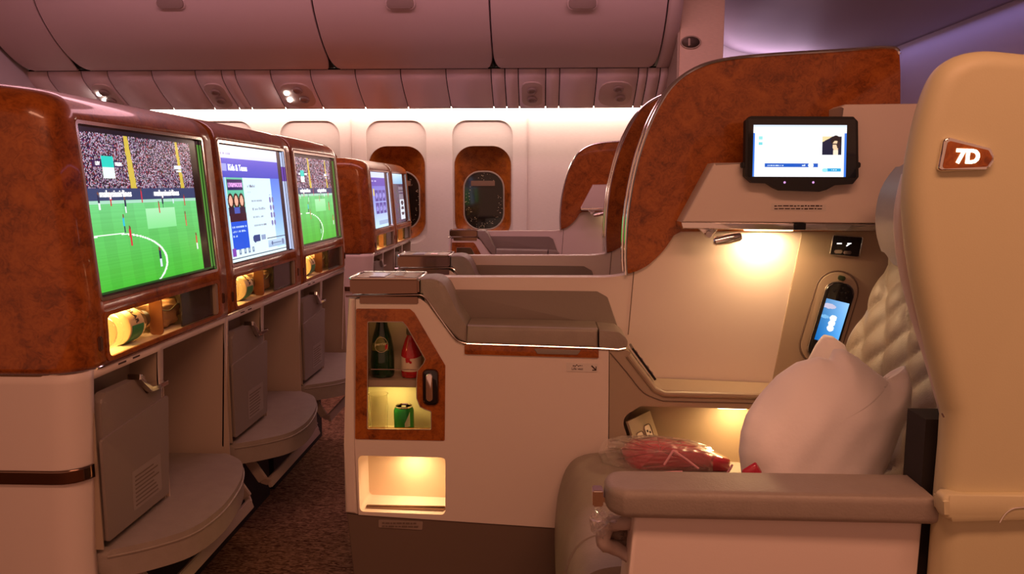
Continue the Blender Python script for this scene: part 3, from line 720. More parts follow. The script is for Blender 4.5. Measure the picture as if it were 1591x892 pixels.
# ------------------------------------------------------------------ seat divider consoles with minibar
YC = 1.866; YD = YC + .125
def px(pts, Y, r=0, seg=5):
    o = OUT(pts, Y); return rnd(o, r, seg) if r else o
BOTG = mat('green_glass', (.008, .04, .014), .06, coat=.6); REDG = mat('red_glass', (.50, .018, .022), .08, coat=.6); CANG = mat('green_can', (.02, .26, .05), .25, .4)
FRIDGE = mat('fridge_liner', (.72, .62, .42), .4)
def console(label):
    t = thing('seat_divider', (P(700, 700, YC).x, YC + .08, 0), label, 'seat divider', 'burl-winged seat dividers with minibar')
    # lower front
    fr_o = [(553.5, 479.4), (637, 480), (644, 486), (692, 568), (691, 684.6), (552, 682)]
    fr_h = [(571.7, 499.8), (626, 500), (632.8, 508), (661, 558), (658, 565), (649, 576), (647.6, 589), (647.6, 618.7), (653, 632), (661, 636), (670, 639), (670, 667), (571, 666)]
    niche = px([(556, 708), (692, 711), (692, 800), (559, 795)], YC, .012)
    body = px([(553, 465), (652, 464), (664, 472), (704, 526), (724, 538), (946, 544), (944, 826), (557, 800), (551, 690)], YC)
    mk('front_panel', slab(body, (0, YC, 0), XZ, .12, holes=[px(fr_o, YC, .004), niche]), CREAM, t, 0)
    mk('end_post', slab(px([(541, 462), (552.4, 463), (550.4, 690), (556, 800), (536, 797), (535, 690), (538, 560)], YC), (0, YC - .003, 0), XZ, .13, .012, 4), CREAM, t, 40)
    mk('kick_panel', slab(px([(538, 799), (557, 801), (944, 827)], YC) + [(P(944, 827, YC).x, .01), (P(560, 892, YC).x - .01, .01)], (0, YC + .004, 0), XZ, .116, .003), KICK, t, 0)
    # minibar
    door = mk('minibar_door', slab(px(fr_o, YC, .004), (0, YC - .002, 0), XZ, .012, holes=[px(fr_h, YC, .003)]), BURL, t, 0, 'burl minibar door with window')
    mk('door_seal', tube([(x, YC - .0025, z) for x, z in px(fr_h, YC, .003)], .0012, 6, True), FRAMEM, door)
    mk('window_glass', slab(px(fr_h, YC, .003), (0, YC + .006, 0), XZ, .002), bpy.data.materials.get('thin_glass') or mat('thin_glass', (0, 0, 0), .02, alpha=.04), door, 0)
    hx0, hz1 = PX(657, 573, YC); hx1, hz0 = PX(682, 629, YC)
    hb = mk('handle_recess', slab(rnd(rect(hx0, hx1, hz0, hz1), .012), (0, YC - .004, 0), XZ, .004, .001), BLACK, door)
    mk('handle_rim', tube([(x, YC - .005, z) for x, z in rnd(rect(hx0 + .001, hx1 - .001, hz0 + .001, hz1 - .001), .012)], .0018, 6, True), BRONZE, hb)
    mk('handle', slab(rnd(rect(hx0 + .009, hx1 - .014, hz0 + .012, hz1 - .010), .006), (0, YC - .012, 0), XZ, .008, .003), CHROME, hb)
    a = PX(552, 478, YC); b = PX(693, 686, YC); x0, x1, z0, z1 = a[0], b[0], b[1], a[1]
    lin_ = mk('minibar_liner', join(box(x0, x1, YC + .112, YC + .118, z0, z1), box(x0, x0 + .004, YC + .012, YC + .112, z0, z1), box(x1 - .004, x1, YC + .012, YC + .112, z0, z1), box(x0, x1, YC + .012, YC + .112, z0, z0 + .004), box(x0, x1, YC + .012, YC + .112, z1 - .004, z1)), FRIDGE, t, 0)
    zs1 = PX(600, 589, YC + .03)[1]; zs0 = zs1 - .018
    mk('shelf', box(x0 + .004, x1 - .004, YC + .016, YC + .112, zs0, zs1, .002), TAN, lin_)
    zr = PX(600, 573.5, YC + .018)[1]
    mk('shelf_rail', box(x0 + .004, x1 - .03, YC + .014, YC + .017, zr - .0012, zr + .0012), CHROME, lin_, 0)
    zf = PX(600, 667, YC + .03)[1]
    # lower lit niche
    na = PX(556, 708, YC); nb = PX(692, 800, YC)
    nn_ = mk('niche_back', box(na[0] - .01, nb[0] + .01, YC + .110, YC + .119, nb[1] - .01, na[1] + .01), bpy.data.materials.get('niche_liner') or mat('niche_liner', (.66, .52, .37), .5), t, 0)
    mk('niche_sill', box(na[0] + .012, nb[0] - .002, YC + .02, YC + .03, nb[1] + .0, nb[1] + .012, .002), BRONZE, t)
    mk('niche_lens', slab(rnd(rect(PX(615, 708, YC)[0], PX(664, 708, YC)[0], YC + .03, YC + .09), .02), (0, 0, na[1] + .0025), XY, .004), bpy.data.materials.get('lamp_lens') or glow('lamp_lens', (1, .72, .36), 8), t, 0)
    # placards
    lp = mk('kick_placard', slab(px([(588, 808), (657, 811), (656, 824), (588, 820)], YC, .003), (0, YC + .0015, 0), XZ, .002), LABELD, t, 0)
    for i in range(2):
        q = P(622, 813 + 5 * i, YC); mk('fine_print', print_row((q.x, YC - .0008, q.z), XZ, .095, .0042, 3 + i), KICK, lp, 0)
    lv = mk('vest_placard', slab(px([(880, 563), (929, 565), (929, 578), (880, 577)], YC, .002), (0, YC - .0015, 0), XZ, .002), LABELM, t, 0)
    q = P(897, 573, YC); mk('lettering', text('Life vest', .0085, (q.x, YC - .0018, q.z), XZ, depth=.0003), INK, lv, 0)
    sq = []; random.seed(5)
    for i in range(6):
        q = P(891 + i * 2.6, 568 + random.uniform(-.6, .8), YC); sq.append(slab(rect(q.x - .0015, q.x + .0012, q.z - random.uniform(.0006, .002), q.z + random.uniform(.0006, .0022)), (0, YC - .0018, 0), XZ, .0005))
    mk('script_line', join(*sq), INK, lv, 0)
    a0, a1 = P(919, 568, YC), P(926, 575, YC)
    ar = [obox((a0 + a1) / 2 + V((0, -.002, 0)), (a1 - a0) / 2, V((.0011, 0, .0011)), V((0, .0004, 0)))]
    ar += [box(a1.x - .0095, a1.x + .001, YC - .0024, YC - .0018, a1.z - .001, a1.z + .0012), box(a1.x - .0012, a1.x + .001, YC - .0024, YC - .0018, a1.z, a1.z + .0095)]
    mk('arrow', join(*ar), INK, lv, 0)
    # cap with burl top
    c0x, c1x = PX(543, 440, YC)[0], PX(651, 440, YC)[0]; ct = PX(600, 433, YC)[1]; cb = PX(600, 457, YC)[1]
    cap = mk('control_cap', box(c0x, c1x, YC - .002, YC + .135, cb, ct, .005), BRONZE, t, 35, 'bronze mirrored control cap')
    mk('burl_top', box(c0x + .010, c1x - .010, YC + .008, YC + .126, ct, ct + .0015), BURL, cap, 0)
    mk('cap_rim', tube([(x, y, ct) for x, y in rnd(rect(c0x, c1x, YC - .002, YC + .135), .008)], .003, 8, True), CHROME, cap)
    cp = [P(566, 425, YC + .07), P(590, 425, YC + .07)]
    mk('cup_card', box(c0x + .045, c0x + .085, YC + .02, YC + .10, ct + .0015, ct + .003), bpy.data.materials.get('cap_display') or mat('cap_display', (.35, .33, .50), .2), cap, 0)
    mk('switch_pad', box(c0x + .105, c0x + .13, YC + .03, YC + .09, ct + .0015, ct + .004, .001), CHROME, cap)
    # chrome line following the arm
    line = px([(538, 460), (652, 458)], YC) + spl(px([(656, 459), (664, 466), (682, 492), (704, 522), (713, 530), (726, 534)], YC), 5) + px([(930, 541), (960, 543)], YC) + px([(972, 541)], YC)
    mk('arm_trim', tube([(x, YC - .003, z) for x, z in line], .0026, 8), CHROME, t)
    mk('cap_drawer', box(PX(559, 462, YC)[0], PX(650, 462, YC)[0], YC - .004, YC + .01, PX(600, 472, YC)[1], PX(600, 461, YC)[1] , .002), BRONZE, t)
    # leather arm
    arm = px([(652, 434), (668, 433)], YC) + spl(px([(676, 434), (688, 441), (698, 458), (710, 484), (725, 507)], YC), 4) + px([(725, 533), (713, 529), (704, 521), (682, 491), (664, 465), (652, 457)], YC)
    mk('arm_curve', slab(arm, (0, YC - .001, 0), XZ, .126, .008), LEATH, t, 45)
    mk('arm_cushion', slab(px([(726, 506), (929, 511), (929, 541), (724, 534)], YC), (0, YC - .004, 0), XZ, .125, .010, 4), LEATH, t, 45)
    mk('arm_end', slab(rnd(px([(931, 513), (962, 516), (976, 528), (974, 541), (931, 541)], YC), [.002, .02, .02, .01, .002]), (0, YC - .004, 0), XZ, .125, .010, 4), LEATH, t, 45)
    dr = mk('drawer', slab(px([(722, 535), (930, 543), (930, 556), (722, 550)], YC, .002), (0, YC - .004, 0), XZ, .02, .002), BURL, t)
    mk('drawer_pull', slab(px([(829, 541), (903, 543.5), (897, 550.5), (835, 549)], YC, .002), (0, YC - .006, 0), XZ, .004, .001), LEATHD, dr)
    # white divider and padded inset
    Yp = YC + .12
    wl_ = px([(600, 436), (655, 431), (940, 431)], YD) + spl(px([(955, 430), (976, 426), (1000, 415), (1031, 386), (1058, 346)], YD), 4) + px([(1090, 280), (1110, 240), (1398, 240)], YD)
    mk('divider_panel', slab(wl_ + [(1.05, wl_[-1][1]), (1.05, .05), (wl_[0][0], .05)], (0, YD, 0), XZ, .05, .004), CREAM, t)
    mk('padded_inset', slab(px([(690, 450), (928, 453), (944, 462), (962, 514), (722, 512)], Yp, [.01, .01, .01, .004, .004]), (0, Yp - .001, 0), XZ, .008, .003), LEATHD, t)
    # burl wing
    bl = spl(px([(973, 427), (972, 390), (976, 330), (986, 270), (1001, 217), (1020, 172), (1046, 132), (1080, 107), (1125, 93), (1200, 85), (1300, 79), (1368, 74)], YD - .012), 5)
    bl += rnd(px([(1380, 73), (1397, 76), (1399, 110)], YD - .012), [0, .02, 0])[1:] + px([(1400, 360), (1058, 360)], YD - .012) + spl(px([(1050, 361), (1031, 389), (1008, 411), (990, 421)], YD - .012), 4)
    wing = mk('burl_wing', slab(bl, (0, YD - .012, 0), XZ, .075, .004), BURL, t, 40, 'tall curved burl wing with chrome edge')
    ed = bl[:62]
    mk('wing_trim', tube([(x, YD - .012, z) for x, z in ed], .0048, 8), CHROME, wing)
    mk('wing_edge', tube([(x, YD + .062, z) for x, z in ed], .0048, 8), CHROME, wing)
    s0, s1 = P(985, 420, YD), P(976, 520, YD)
    mk('panel_seam', tube([(s0.x, YD - .0005, s0.z), (s1.x, YD - .0005, s1.z)], .0012, 6), KICK, t)
    # upper white shelf block
    YB = YC + .035
    blk = px([(1110, 253), (1304, 251), (1307, 166), (1314, 162)], YB) + [(.98, PX(1440, 160, YB)[1]), (.98, PX(1400, 348, YB)[1])] + px([(1060, 345)], YB)
    bo = mk('upper_housing', slab(blk, (0, YB, 0), XZ, .09, .006), CREAM, t)
    mk('housing_trim', slab(px([(1058, 345), (1400, 349), (1400, 360), (1060, 355)], YB), (0, YB - .004, 0), XZ, .094, .002), CHROME, t)
    mk('lamp_switch', box(PX(1232, 350, YB)[0], PX(1251, 350, YB)[0], YB - .0065, YB + .01, PX(1240, 357, YB)[1], PX(1240, 346.5, YB)[1], .001), BLACK, t)
    pc = mk('housing_placard', slab(px([(1198, 316), (1283, 318), (1283, 328), (1198, 327)], YB, .002), (0, YB - .0012, 0), XZ, .002), LABELM, t, 0)
    for i in range(2):
        q = P(1240, 320 + 4.4 * i, YB); mk('fine_print', print_row((q.x, YB - .0016, q.z), XZ, .115, .0038, 8 + i), INK, pc, 0)
    zl = PX(1200, 359, YB)[1] + .0025
    mk('lamp_lens', slab(rnd(rect(PX(1165, 357, YB)[0], PX(1240, 357, YB)[0], YB + .025, YB + .07), .015), (0, 0, zl), XY, .004), bpy.data.materials['lamp_lens'], t, 0)
    # swivelling reading lamp
    q = P(1102, 359, YB); rl = mk('reading_lamp', lathe([(.006, -.034), (.011, -.03), (.0135, 0), (.012, .028), (.009, .034)], P(1128, 371, YB) + V((0, -.012, 0)), (P(1153, 366, YB) - P(1100, 377, YB)), 20), CHROME, t)
    mk('lamp_bracket', join(slab(px([(1086, 355), (1116, 357), (1108, 366), (1098, 368)], YB), (0, YB + .004, 0), XZ, .016, .002), lathe([(.008, -.008), (.010, 0), (.008, .008)], P(1100, 364, YB) + V((0, -.004, 0)), V((0, 1, 0)), 16)), CHROME, rl)
    # tan panel with controls
    YT = YD - .004
    mk('control_panel', slab(px([(1248, 350), (1440, 350), (1440, 625), (1195, 620)], YT), (0, YT, 0), XZ, .006, .002), TAN, t)
    hc, hu = P(1287, 494, YT), None
    ang = math.radians(-13.5); ex = V((math.cos(ang), 0, math.sin(ang))); ey = V((-math.sin(ang), 0, math.cos(ang)))
    dk = mk('handset_dock', slab(rnd(rect(-.052, .052, -.122, .122), .05, 8), hc + V((0, -.006, 0)), (ex, ey), .008, .003), TAN, t)
    mk('dock_groove', tube([hc + V((0, -.003, 0)) + ex * x + ey * z for x, z in rnd(rect(-.054, .054, -.124, .124), .052, 8)], .0022, 6, True), KICK, dk)
    mk('release_button', slab(rnd(rect(-.009, .009, -.006, .006), .004), hc + V((0, -.010, 0)) + ey * .108, (ex, ey), .006, .002), bpy.data.materials.get('green_button') or mat('green_button', (.03, .05, .02), .4), dk)
    sx0, sz1 = PX(1291, 365, YT); sx1, sz0 = PX(1335, 399, YT)
    sc = mk('seat_control', slab(rnd([(sx0 + .004, sz1), (sx1 + .004, sz1 - .006), (sx1 - .002, sz0), (sx0 - .002, sz0 + .006)], .003), (0, YT - .006, 0), XZ, .006, .001), BLACK, t)
    mk('control_frame', tube([(x, YT - .006, z) for x, z in rnd([(sx0 + .004, sz1), (sx1 + .004, sz1 - .006), (sx1 - .002, sz0), (sx0 - .002, sz0 + .006)], .003)], .0014, 6, True), CHROME, sc)
    for a in (.008, .031): mk('button', box(sx0 + a, sx0 + a + .020, YT - .010, YT - .004, sz0 + .010 - a * .1, sz0 + .019 - a * .1, .002), CHROME, sc)
    mk('icon', join(box(sx0 + .014, sx0 + .026, YT - .0072, YT - .006, sz0 + .033, sz0 + .0355), obox((sx0 + .042, YT - .0066, sz0 + .031), V((.004, 0, .003)), V((-.0008, 0, .001)), V((0, .0006, 0))), box(sx0 + .040, sx0 + .050, YT - .0072, YT - .006, sz0 + .0335, sz0 + .0355)), WHITEG, sc, 0)
    # tan side ledge with lit niche
    led = px([(947, 544), (972, 544)], YC) + spl(px([(978, 546), (1000, 576), (1018, 599), (1032, 606)], YC), 4) + px([(1215, 614)], YC)
    x9 = .95; zt = led[-1][1]
    nh = rnd([PX(999, 748, YC), (x9 - .03, PX(999, 748, YC)[1]), (x9 - .03, PX(1200, 641, YC)[1]), PX(995, 631, YC), PX(965, 650, YC)], [.005, .005, .005, .03, .03])
    mk('side_ledge', slab(led + [(x9, zt - .006), (x9, .3), (PX(946, 800, YC)[0], .3)], (0, YC, 0), XZ, .12, holes=[nh]), TAN, t, 30)
    lip = px([(1010, 597), (1024, 606), (1215, 613)], YC); 
    mk('ledge_lip', tube([(x, YC, z - .006) for x, z in px([(976, 548), (1000, 579), (1017, 601), (1032, 608)], YC)] + [(x9, YC, zt - .008)], .008, 10), TAN, t)
    mk('ledge_groove', tube([(x, YC - .001, z) for x, z in spl(px([(948, 548), (975, 580), (1000, 610), (1030, 623)], YC), 4) + [(x9, PX(1215, 631, YC)[1])]], .0014, 6), KICK, t)
    mk('niche_liner', box(nh[0][0] - .02, x9 - .02, YC + .113, YC + .119, .3, PX(1000, 620, YC)[1]), TAN, t, 0)
    # sockets on the slanted end of the niche
    e0 = P(990, 690, YC + .02); e1 = P(1020, 688, YC + .09)
    sl = [V(PX(968, 652, YC + .004)).to_3d()]
    A = P(972, 655, YC + .01); B = P(1000, 738, YC + .01); dn = (B - A).normalized(); bk = V((.70, 1, 0)).normalized()
    so = mk('socket_plate', obox((A + B) / 2 + bk * .058 + V((.004, 0, 0)), dn * (B - A).length / 2, bk * .060, dn.cross(bk).normalized() * .003), TAN, t, 0)
    nrm = dn.cross(bk).normalized()
    if nrm.x < 0: nrm = -nrm
    c0 = (A + B) / 2 + V((.004, 0, 0)) + nrm * .0035 - dn * .012
    for kk, off in ((0, .03), (1, .075)):
        cc = c0 + bk * off - dn * (.008 * kk); fr = (bk, -dn)
        s_ = mk('socket', slab(rnd(rect(-.017, .017, -.024, .024), .009), cc + nrm * .001, fr if fr[0].cross(fr[1]).dot(nrm) > 0 else (-bk, -dn), .002), CREAM, so, 0)
        mk('socket_rim', tube([cc + nrm * .002 + bk * x + dn * z for x, z in rnd(rect(-.017, .017, -.024, .024), .009)], .0012, 6, True), KICK, s_)
        hl = ((0, .010, .003, .004), (0, -.010, .004, .002)) if kk == 0 else ((-.005, .008, .002, .003), (.006, .002, .002, .003), (-.004, -.006, .002, .003), (.005, -.012, .0015, .0025))
        mk('socket_holes', join(*[obox(cc + nrm * .002 + bk * a - dn * b, bk * c, dn * d, nrm * .001) for a, b, c, d in hl]), BLACKM, s_, 0)
    # control strip on the slope
    a, b = P(980, 545, YC + .03), P(1016, 594, YC + .03); d = b - a
    stp = mk('control_strip', obox((a + b) / 2 + V((.004, .028, .006)), d / 2, V((0, .030, 0)), d.normalized().cross(V((0, 1, 0))) * .003, .001), BLACK, t)
    for f in (.2, .42, .68, .85): mk('key', obox(a + d * f + V((.006, .02, .010)), d.normalized() * .004, V((0, .006, 0)), d.normalized().cross(V((0, 1, 0))) * .001), CHROME, stp)
    return t, dict(zs=zs1, zf=zf)
con, cinfo = console('nearest cream seat divider with open-looking minibar, lit niche and tall burl wing')
for o in con.children_recursive:
    pass
c2 = copy_tree(con, (0, .638, 0)); c2['label'] = 'second cream seat divider, directly behind the nearest one'
c3 = copy_tree(con, (-.10, 2.90, -.045)); c3['label'] = 'farthest cream seat divider, in front of the burl-framed window'
area('housing_lamp', (PX(1203, 358, YC)[0], YC + .083, PX(1200, 358, YC)[1] - .012), (.07, .03), (1, .64, .32), 1.1)
q = P(640, 712, YC + .06); area('niche_lamp', (q.x, YC + .06, q.z - .006), (.045, .045), (1, .58, .26), .32)
q = P(1150, 650, YC + .06); area('ledge_niche_lamp', (q.x, YC + .06, P(1150, 641, YC)[2] - .012), (.06, .04), (1, .60, .24), .6)
xl = P(610, 605, YC + .06); area('minibar_lamp', (xl.x, YC + .05, cinfo['zs'] - .024), (.04, .04), (1, .74, .22), .20)
area('minibar_upper_lamp', (P(600, 495, YC).x, YC + .07, P(600, 483, YC).z - .003), (.05, .03), (1, .55, .2), .012)
mk('lamp_lens', slab(rnd(rect(P(1118, 650, YC).x, P(1170, 650, YC).x, YC + .03, YC + .09), .015), (0, 0, P(1150, 641, YC).z + .002), XY, .003), bpy.data.materials['lamp_lens'], con, 0)

# drinks in the minibar
zs, zf = cinfo['zs'], cinfo['zf']; yb = YC + .062
c = P(595, 586, yb); c = V((c.x, yb, zs))
t = thing('green_bottle', c, 'dark green glass bottle on the minibar shelf', 'bottle')
mk('bottle', lathe([(.02, 0), (.0285, .002), (.0305, .01), (.0305, .045), (.029, .075), (.024, .105), (.0165, .130), (.0135, .148), (.013, .152)], c, n=28), BOTG, t)
def wrap(c, r, a0, a1, z0, z1, top=None, n=12):
    rows = []
    for s in range(6):
        row = []
        for i in range(n + 1):
            a = a0 + (a1 - a0) * i / n; zt = top(i / n) if top else z1; z = z0 + (zt - z0) * s / 5
            rr_ = r(z) if callable(r) else r
            row.append(V(c) + V((rr_ * math.cos(a), rr_ * math.sin(a), z)))
        rows.append(row)
    return loft(rows)
rb = lambda z: np.interp(z, [0, .045, .075, .105, .13], [.0305, .0305, .029, .024, .0165]) + .0007
A0 = -math.pi / 2
lb = mk('label', wrap(c, rb, A0 - .9, A0 + .75, .072, .1, lambda s: .074 + .036 * math.sin(math.pi * min(1, max(.1, s * 1.2 - .15))) ** .6), mat('bottle_label', (.16, .17, .035), .35), t)
mk('label_edge', tube([V(c) + V(((rb(z) + .0006) * math.cos(a), (rb(z) + .0006) * math.sin(a), z)) for a, z in [(A0 + .12 + .62 * math.cos(q_), .088 + .019 * math.sin(q_)) for q_ in np.linspace(0, 2 * math.pi, 25)]], .0006, 5, True), mat('label_gold', (.7, .6, .3), .3), lb)
mk('red_corner', wrap(c, lambda z: rb(z) + .0006, A0 + .45, A0 + .72, .076, .088), REDG, lb)
mk('lettering', text('perrier', .0105, V(c) + V((.003, -.0286, .090)), (V((.97, .2, .05)).normalized(), V((0, .35, .93)).normalized()), bold=.0002), mat('label_text', (.62, .60, .25), .4), lb, 0)
c = P(640, 588, yb); c = V((c.x, yb, zs))
t = thing('red_juice_bottle', c, 'small red drink bottle with cream label on the minibar shelf', 'bottle')
mk('bottle', lathe([(.02, 0), (.0265, .002), (.0275, .008), (.0275, .055), (.025, .070), (.017, .095), (.0115, .106), (.0105, .112)], c, n=26), REDG, t)
lb = mk('label', wrap(c, .0281, A0 - 1.3, A0 + 1.3, .018, .06, lambda s: .058 - .006 * math.sin(s * 3.1)), mat('juice_label', (.78, .62, .44), .45), t)
mk('berry_print', join(*[lathe([(.0002, 0), (.0035, .0002), (.003, .0006)], V(c) + V((x, -.0286 + x * x * 10, z)), V((0, -1, 0)), 10) for x, z in ((-.008, .050), (-.003, .051), (-.007, .045), (-.002, .046), (.002, .043))]), REDG, lb)
mk('cap', lathe([(.0112, .110), (.0125, .112), (.0125, .122), (.011, .128), (.006, .134), (.002, .135)], c, n=20), CAPM, t)
c = P(628, 666, yb); c = V((c.x, yb, zf - .0))
zfl = PX(693, 686, YC)[1] + .004
zcan = max(zf, zfl)
t = thing('soda_can', (c.x, yb, zfl), 'small green drink can in the lit lower minibar', 'can')
c = V((c.x, yb, zfl)); hcan = P(628, 630, yb).z - zfl
mk('can', lathe([(.020, 0), (.024, .004), (.0262, .010), (.0262, hcan - .012), (.0225, hcan - .003)], c, n=28), CANG, t)
mk('lid', lathe([(.0225, hcan - .004), (.0232, hcan), (.021, hcan), (.020, hcan - .003), (.001, hcan - .003)], c, n=24), CHROME, t)
mk('pull_tab', box(c.x - .006, c.x + .006, yb - .008, yb + .004, c.z + hcan - .0028, c.z + hcan - .001, .0008), CHROME, t)
mk('swirl', wrap(c, .0266, A0 + .25, A0 + .8, .02, .05, lambda s: .03 + .03 * s), mat('can_silver', (.55, .62, .5), .3, .5), t)
c = V((P(589, 660, yb).x, yb, zfl))
t = thing('drinking_glass', c, 'clear tumbler standing left of the green can', 'glass')
hg = P(589, 612, yb).z - zfl
mk('tumbler', lathe([(.018, 0), (.022, .002), (.0255, hg), (.0245, hg), (.021, .006), (.001, .006)], c, n=26), GLASS, t)

# tablet and handset
YTb = YC + .008
tp = [(1158, 188), (1166, 180.5), (1325, 181.5), (1332, 189), (1333, 275), (1324, 286), (1296, 288), (1283, 295), (1272, 298), (1212, 296), (1203, 292), (1192, 285), (1168, 284), (1157, 274)]
t = thing('tablet', (P(1245, 290, YTb).x, YTb, P(1245, 290, YTb).z), 'black tablet with a glowing white page, docked on the seat divider', 'tablet')
bd = mk('case', slab(px(tp, YTb, .005), (0, YTb - .004, 0), XZ, .022, .004), BLACKM, t)
mk('front_glass', slab(px([(1162, 185), (1328, 186), (1329, 276), (1161, 275)], YTb, .004), (0, YTb - .0048, 0), XZ, .002), BLACK, t, 0)
picture('display', tablet_pic(170, 96), *[P(a, b, YTb - .0056) for a, b in ((1171, 194), (1316, 194.5), (1314, 275), (1169, 274.5))], SCR, t)
for x in (1155.5, 1334): mk('dock_clip', box(P(x, 255, YTb).x - .005, P(x, 255, YTb).x + .005, YTb - .002, YTb + .016, P(x, 261, YTb).z, P(x, 252, YTb).z, .002), BLACKM, t)
for x in (1219, 1263.5): mk('status_light', lathe([(.0005, 0), (.0028, .0004), (.001, .001)], P(x, 283.5, YTb - .004), V((0, -1, 0)), 10), glow('violet_led', (.5, .25, .8), 1.0) if x < 1230 else bpy.data.materials['violet_led'], t)
YT = YD - .004; hc = P(1287, 498, YT) + V((0, -.008, 0)); ang = math.radians(-13.5)
ex = V((math.cos(ang), 0, math.sin(ang))); ey = V((-math.sin(ang), 0, math.cos(ang)))
t = thing('handset', hc, 'black handset with a light blue screen, docked in the tan panel', 'remote control')
mk('body', slab(rnd(rect(-.036, .036, -.102, .102), .026, 7), hc + V((0, -.012, 0)), (ex, ey), .012, .004), BLACK, t)
mk('rim', tube([hc + V((0, -.008, 0)) + ex * x + ey * z for x, z in rnd(rect(-.037, .037, -.103, .103), .027, 7)], .0014, 6, True), CHROME, t)
def hq(a, b): return hc + V((0, -.0128, 0)) + ex * a + ey * b
picture('display', handset_pic(44, 80), hq(-.029, .056), hq(.031, .056), hq(.031, -.054), hq(-.029, -.054), SCR, t)
for a, b in ((-.015, .078), (.004, .078), (.020, .062 + .006), (-.02, -.075), (-.02, -.087), (.005, -.08), (.004, .090), (.014, .080)): mk('key', lathe([(.0005, 0), (.003, .0003), (.002, .0008)], hq(a, b), V((0, -1, 0)), 8), CHROME if b < -.07 and a < 0 else BLACKM, t)

# ------------------------------------------------------------------ the near seat
seat = thing('business_seat', (.55, 1.5, 0), 'taupe leather seat with quilted back and cream shell numbered 7D', 'seat')
cu = spl([(.045, .08)] + OUT([(862, 860), (864, 810), (870, 770), (883, 735), (905, 718), (945, 713)], 1.80) + [(.24, .468)], 5) + [(.75, .45), (.75, .08)]
mk('cushion', slab(cu, (0, 1.27, 0), XZ, .575, .03, 5), LEATH, seat, 50)
mk('cushion_seam', tube([(x - .001 , 1.40, z) for x, z in cu[8:30]], .0022, 6), LEATHD, seat)
mk('cushion_seam', tube([(.15, y, .468) for y in (1.32, 1.5, 1.8)], .002, 6), LEATHD, seat)
# quilted back
rows = []; n, m = 70, 60
for i in range(n + 1):
    s = i / n; row = []
    for j in range(m + 1):
        u = j / m; y = 1.27 + u * .56; z = .52 + s * .62
        x = .615 + .26 * s + .02 * math.sin(s * 3.1)
        edge = min(u, 1 - u) * .56
        wrapx = .04 * max(0, 1 - edge / .04) ** 2
        a = (u * .56 + s * .62) / .105; b = (u * .56 - s * .62) / .105
        q_ = abs(math.sin(math.pi * a)) ** .35 * abs(math.sin(math.pi * b)) ** .35
        row.append((x + wrapx - .017 * q_, y, z))
    rows.append(row)
mk('backrest', loft(rows), LEATH, seat, 180, 'diamond-quilted leather backrest', solid=.01)
mk('back_core', slab([(.66, .50), (.96, .50), (1.0, 1.15), (.91, 1.15)], (0, 1.28, 0), XZ, .54), LEATHD, seat, 0)
hr = mk('headrest', slab(spl([(.80, .95), (.762, 1.00), (.75, 1.07), (.765, 1.14), (.82, 1.20), (.91, 1.21), (.95, 1.1), (.91, .97)], 4, True), (0, 1.30, 0), XZ, .46, .03, 5), mat('headrest_leather', (.36, .33, .34), .5, bump=.2, bscale=260), seat, 60)
mk('headrest_cover', slab(spl([(.79, 1.0), (.752, 1.03), (.740, 1.08), (.755, 1.15), (.81, 1.212), (.91, 1.22), (.91, 1.18), (.81, 1.05)], 4, True), (0, 1.28, 0), XZ, .22, .01, 3), PILLOW, seat, 60)
# aisle-side shell
YS = 1.10
so = spl(px([(1464, 640), (1450, 585), (1432, 510), (1415, 430), (1405, 350), (1404, 290), (1413, 225), (1429, 160), (1449, 115), (1477, 91), (1515, 81), (1560, 83), (1620, 92), (1720, 120)], YS + .03), 5)
so = so + [(1.05, so[-1][1] - .05), (1.05, .03), (PX(1446, 892, YS + .03)[0], .03)] + px([(1453, 780), (1461, 690)], YS + .03)
mk('aisle_shell', rslab(so, (0, YS, 0), XZ, .06, .028), SHELL, seat, 60, 'cream moulded aisle shell')
li = spl(px([(1464, 655), (1440, 570), (1412, 480), (1394, 400), (1390, 330), (1402, 270)], YS + .08), 5) + [(.66, 1.10), (.70, .70)]
mk('shell_lining', rslab(li, (0, YS + .06, 0), XZ, .03, .008, 3), CREAM, seat, 60)
e_ = px([(1465, 641), (1465, 652), (1500, 655)], YS)
mk('shell_seam', tube([(px_[0] , YS - .001, px_[1]) for px_ in px([(1463, 642), (1466, 648)], YS)], .0012, 6), KICK, seat)
bz = px([(1466, 771), (1920, 770), (1920, 806), (1468, 811)], YS - .014)
bs = mk('shell_bumper', slab(rnd(bz, [.008, 0, 0, .012]), (0, YS - .014, 0), XZ, .03, .008, 4), SHELL, seat, 50)
mk('bumper_mark', tube(spl([P(1553, 812, YS - .015), P(1562, 798, YS - .015), P(1575, 790, YS - .015), P(1592, 788, YS - .015)], 4), .0012, 6), CHROME, bs)
# number plate
fo = px([(1467, 212), (1538, 231), (1545, 247), (1535, 263), (1456, 267)], YS - .006)
pl = mk('number_plate', slab(rnd(fo, .006), (0, YS - .008, 0), XZ, .012, .003), CHROME, seat, 35, 'chrome-framed burl plate reading 7D')
cxp = sum(p_[0] for p_ in fo) / 5; czp = sum(p_[1] for p_ in fo) / 5
mk('plate_inlay', slab(rnd([(cxp + (a - cxp) * .88, czp + (b - czp) * .80) for a, b in fo], .004), (0, YS - .0088, 0), XZ, .003), BURL, pl, 0)
q = P(1504, 244, YS - .01); mk('lettering', text('7D', .026, (q.x, YS - .0094, q.z), (V((1, 0, -.03)).normalized(), V((.03, 0, 1)).normalized()), bold=.0011), glow('number_glow', (1, .86, .66), 4.5), pl, 0)
area('number_backlight', (q.x, YS - .016, q.z), (.03, .012), (1, .6, .25), .012, rot=(math.radians(-90), 0, 0))
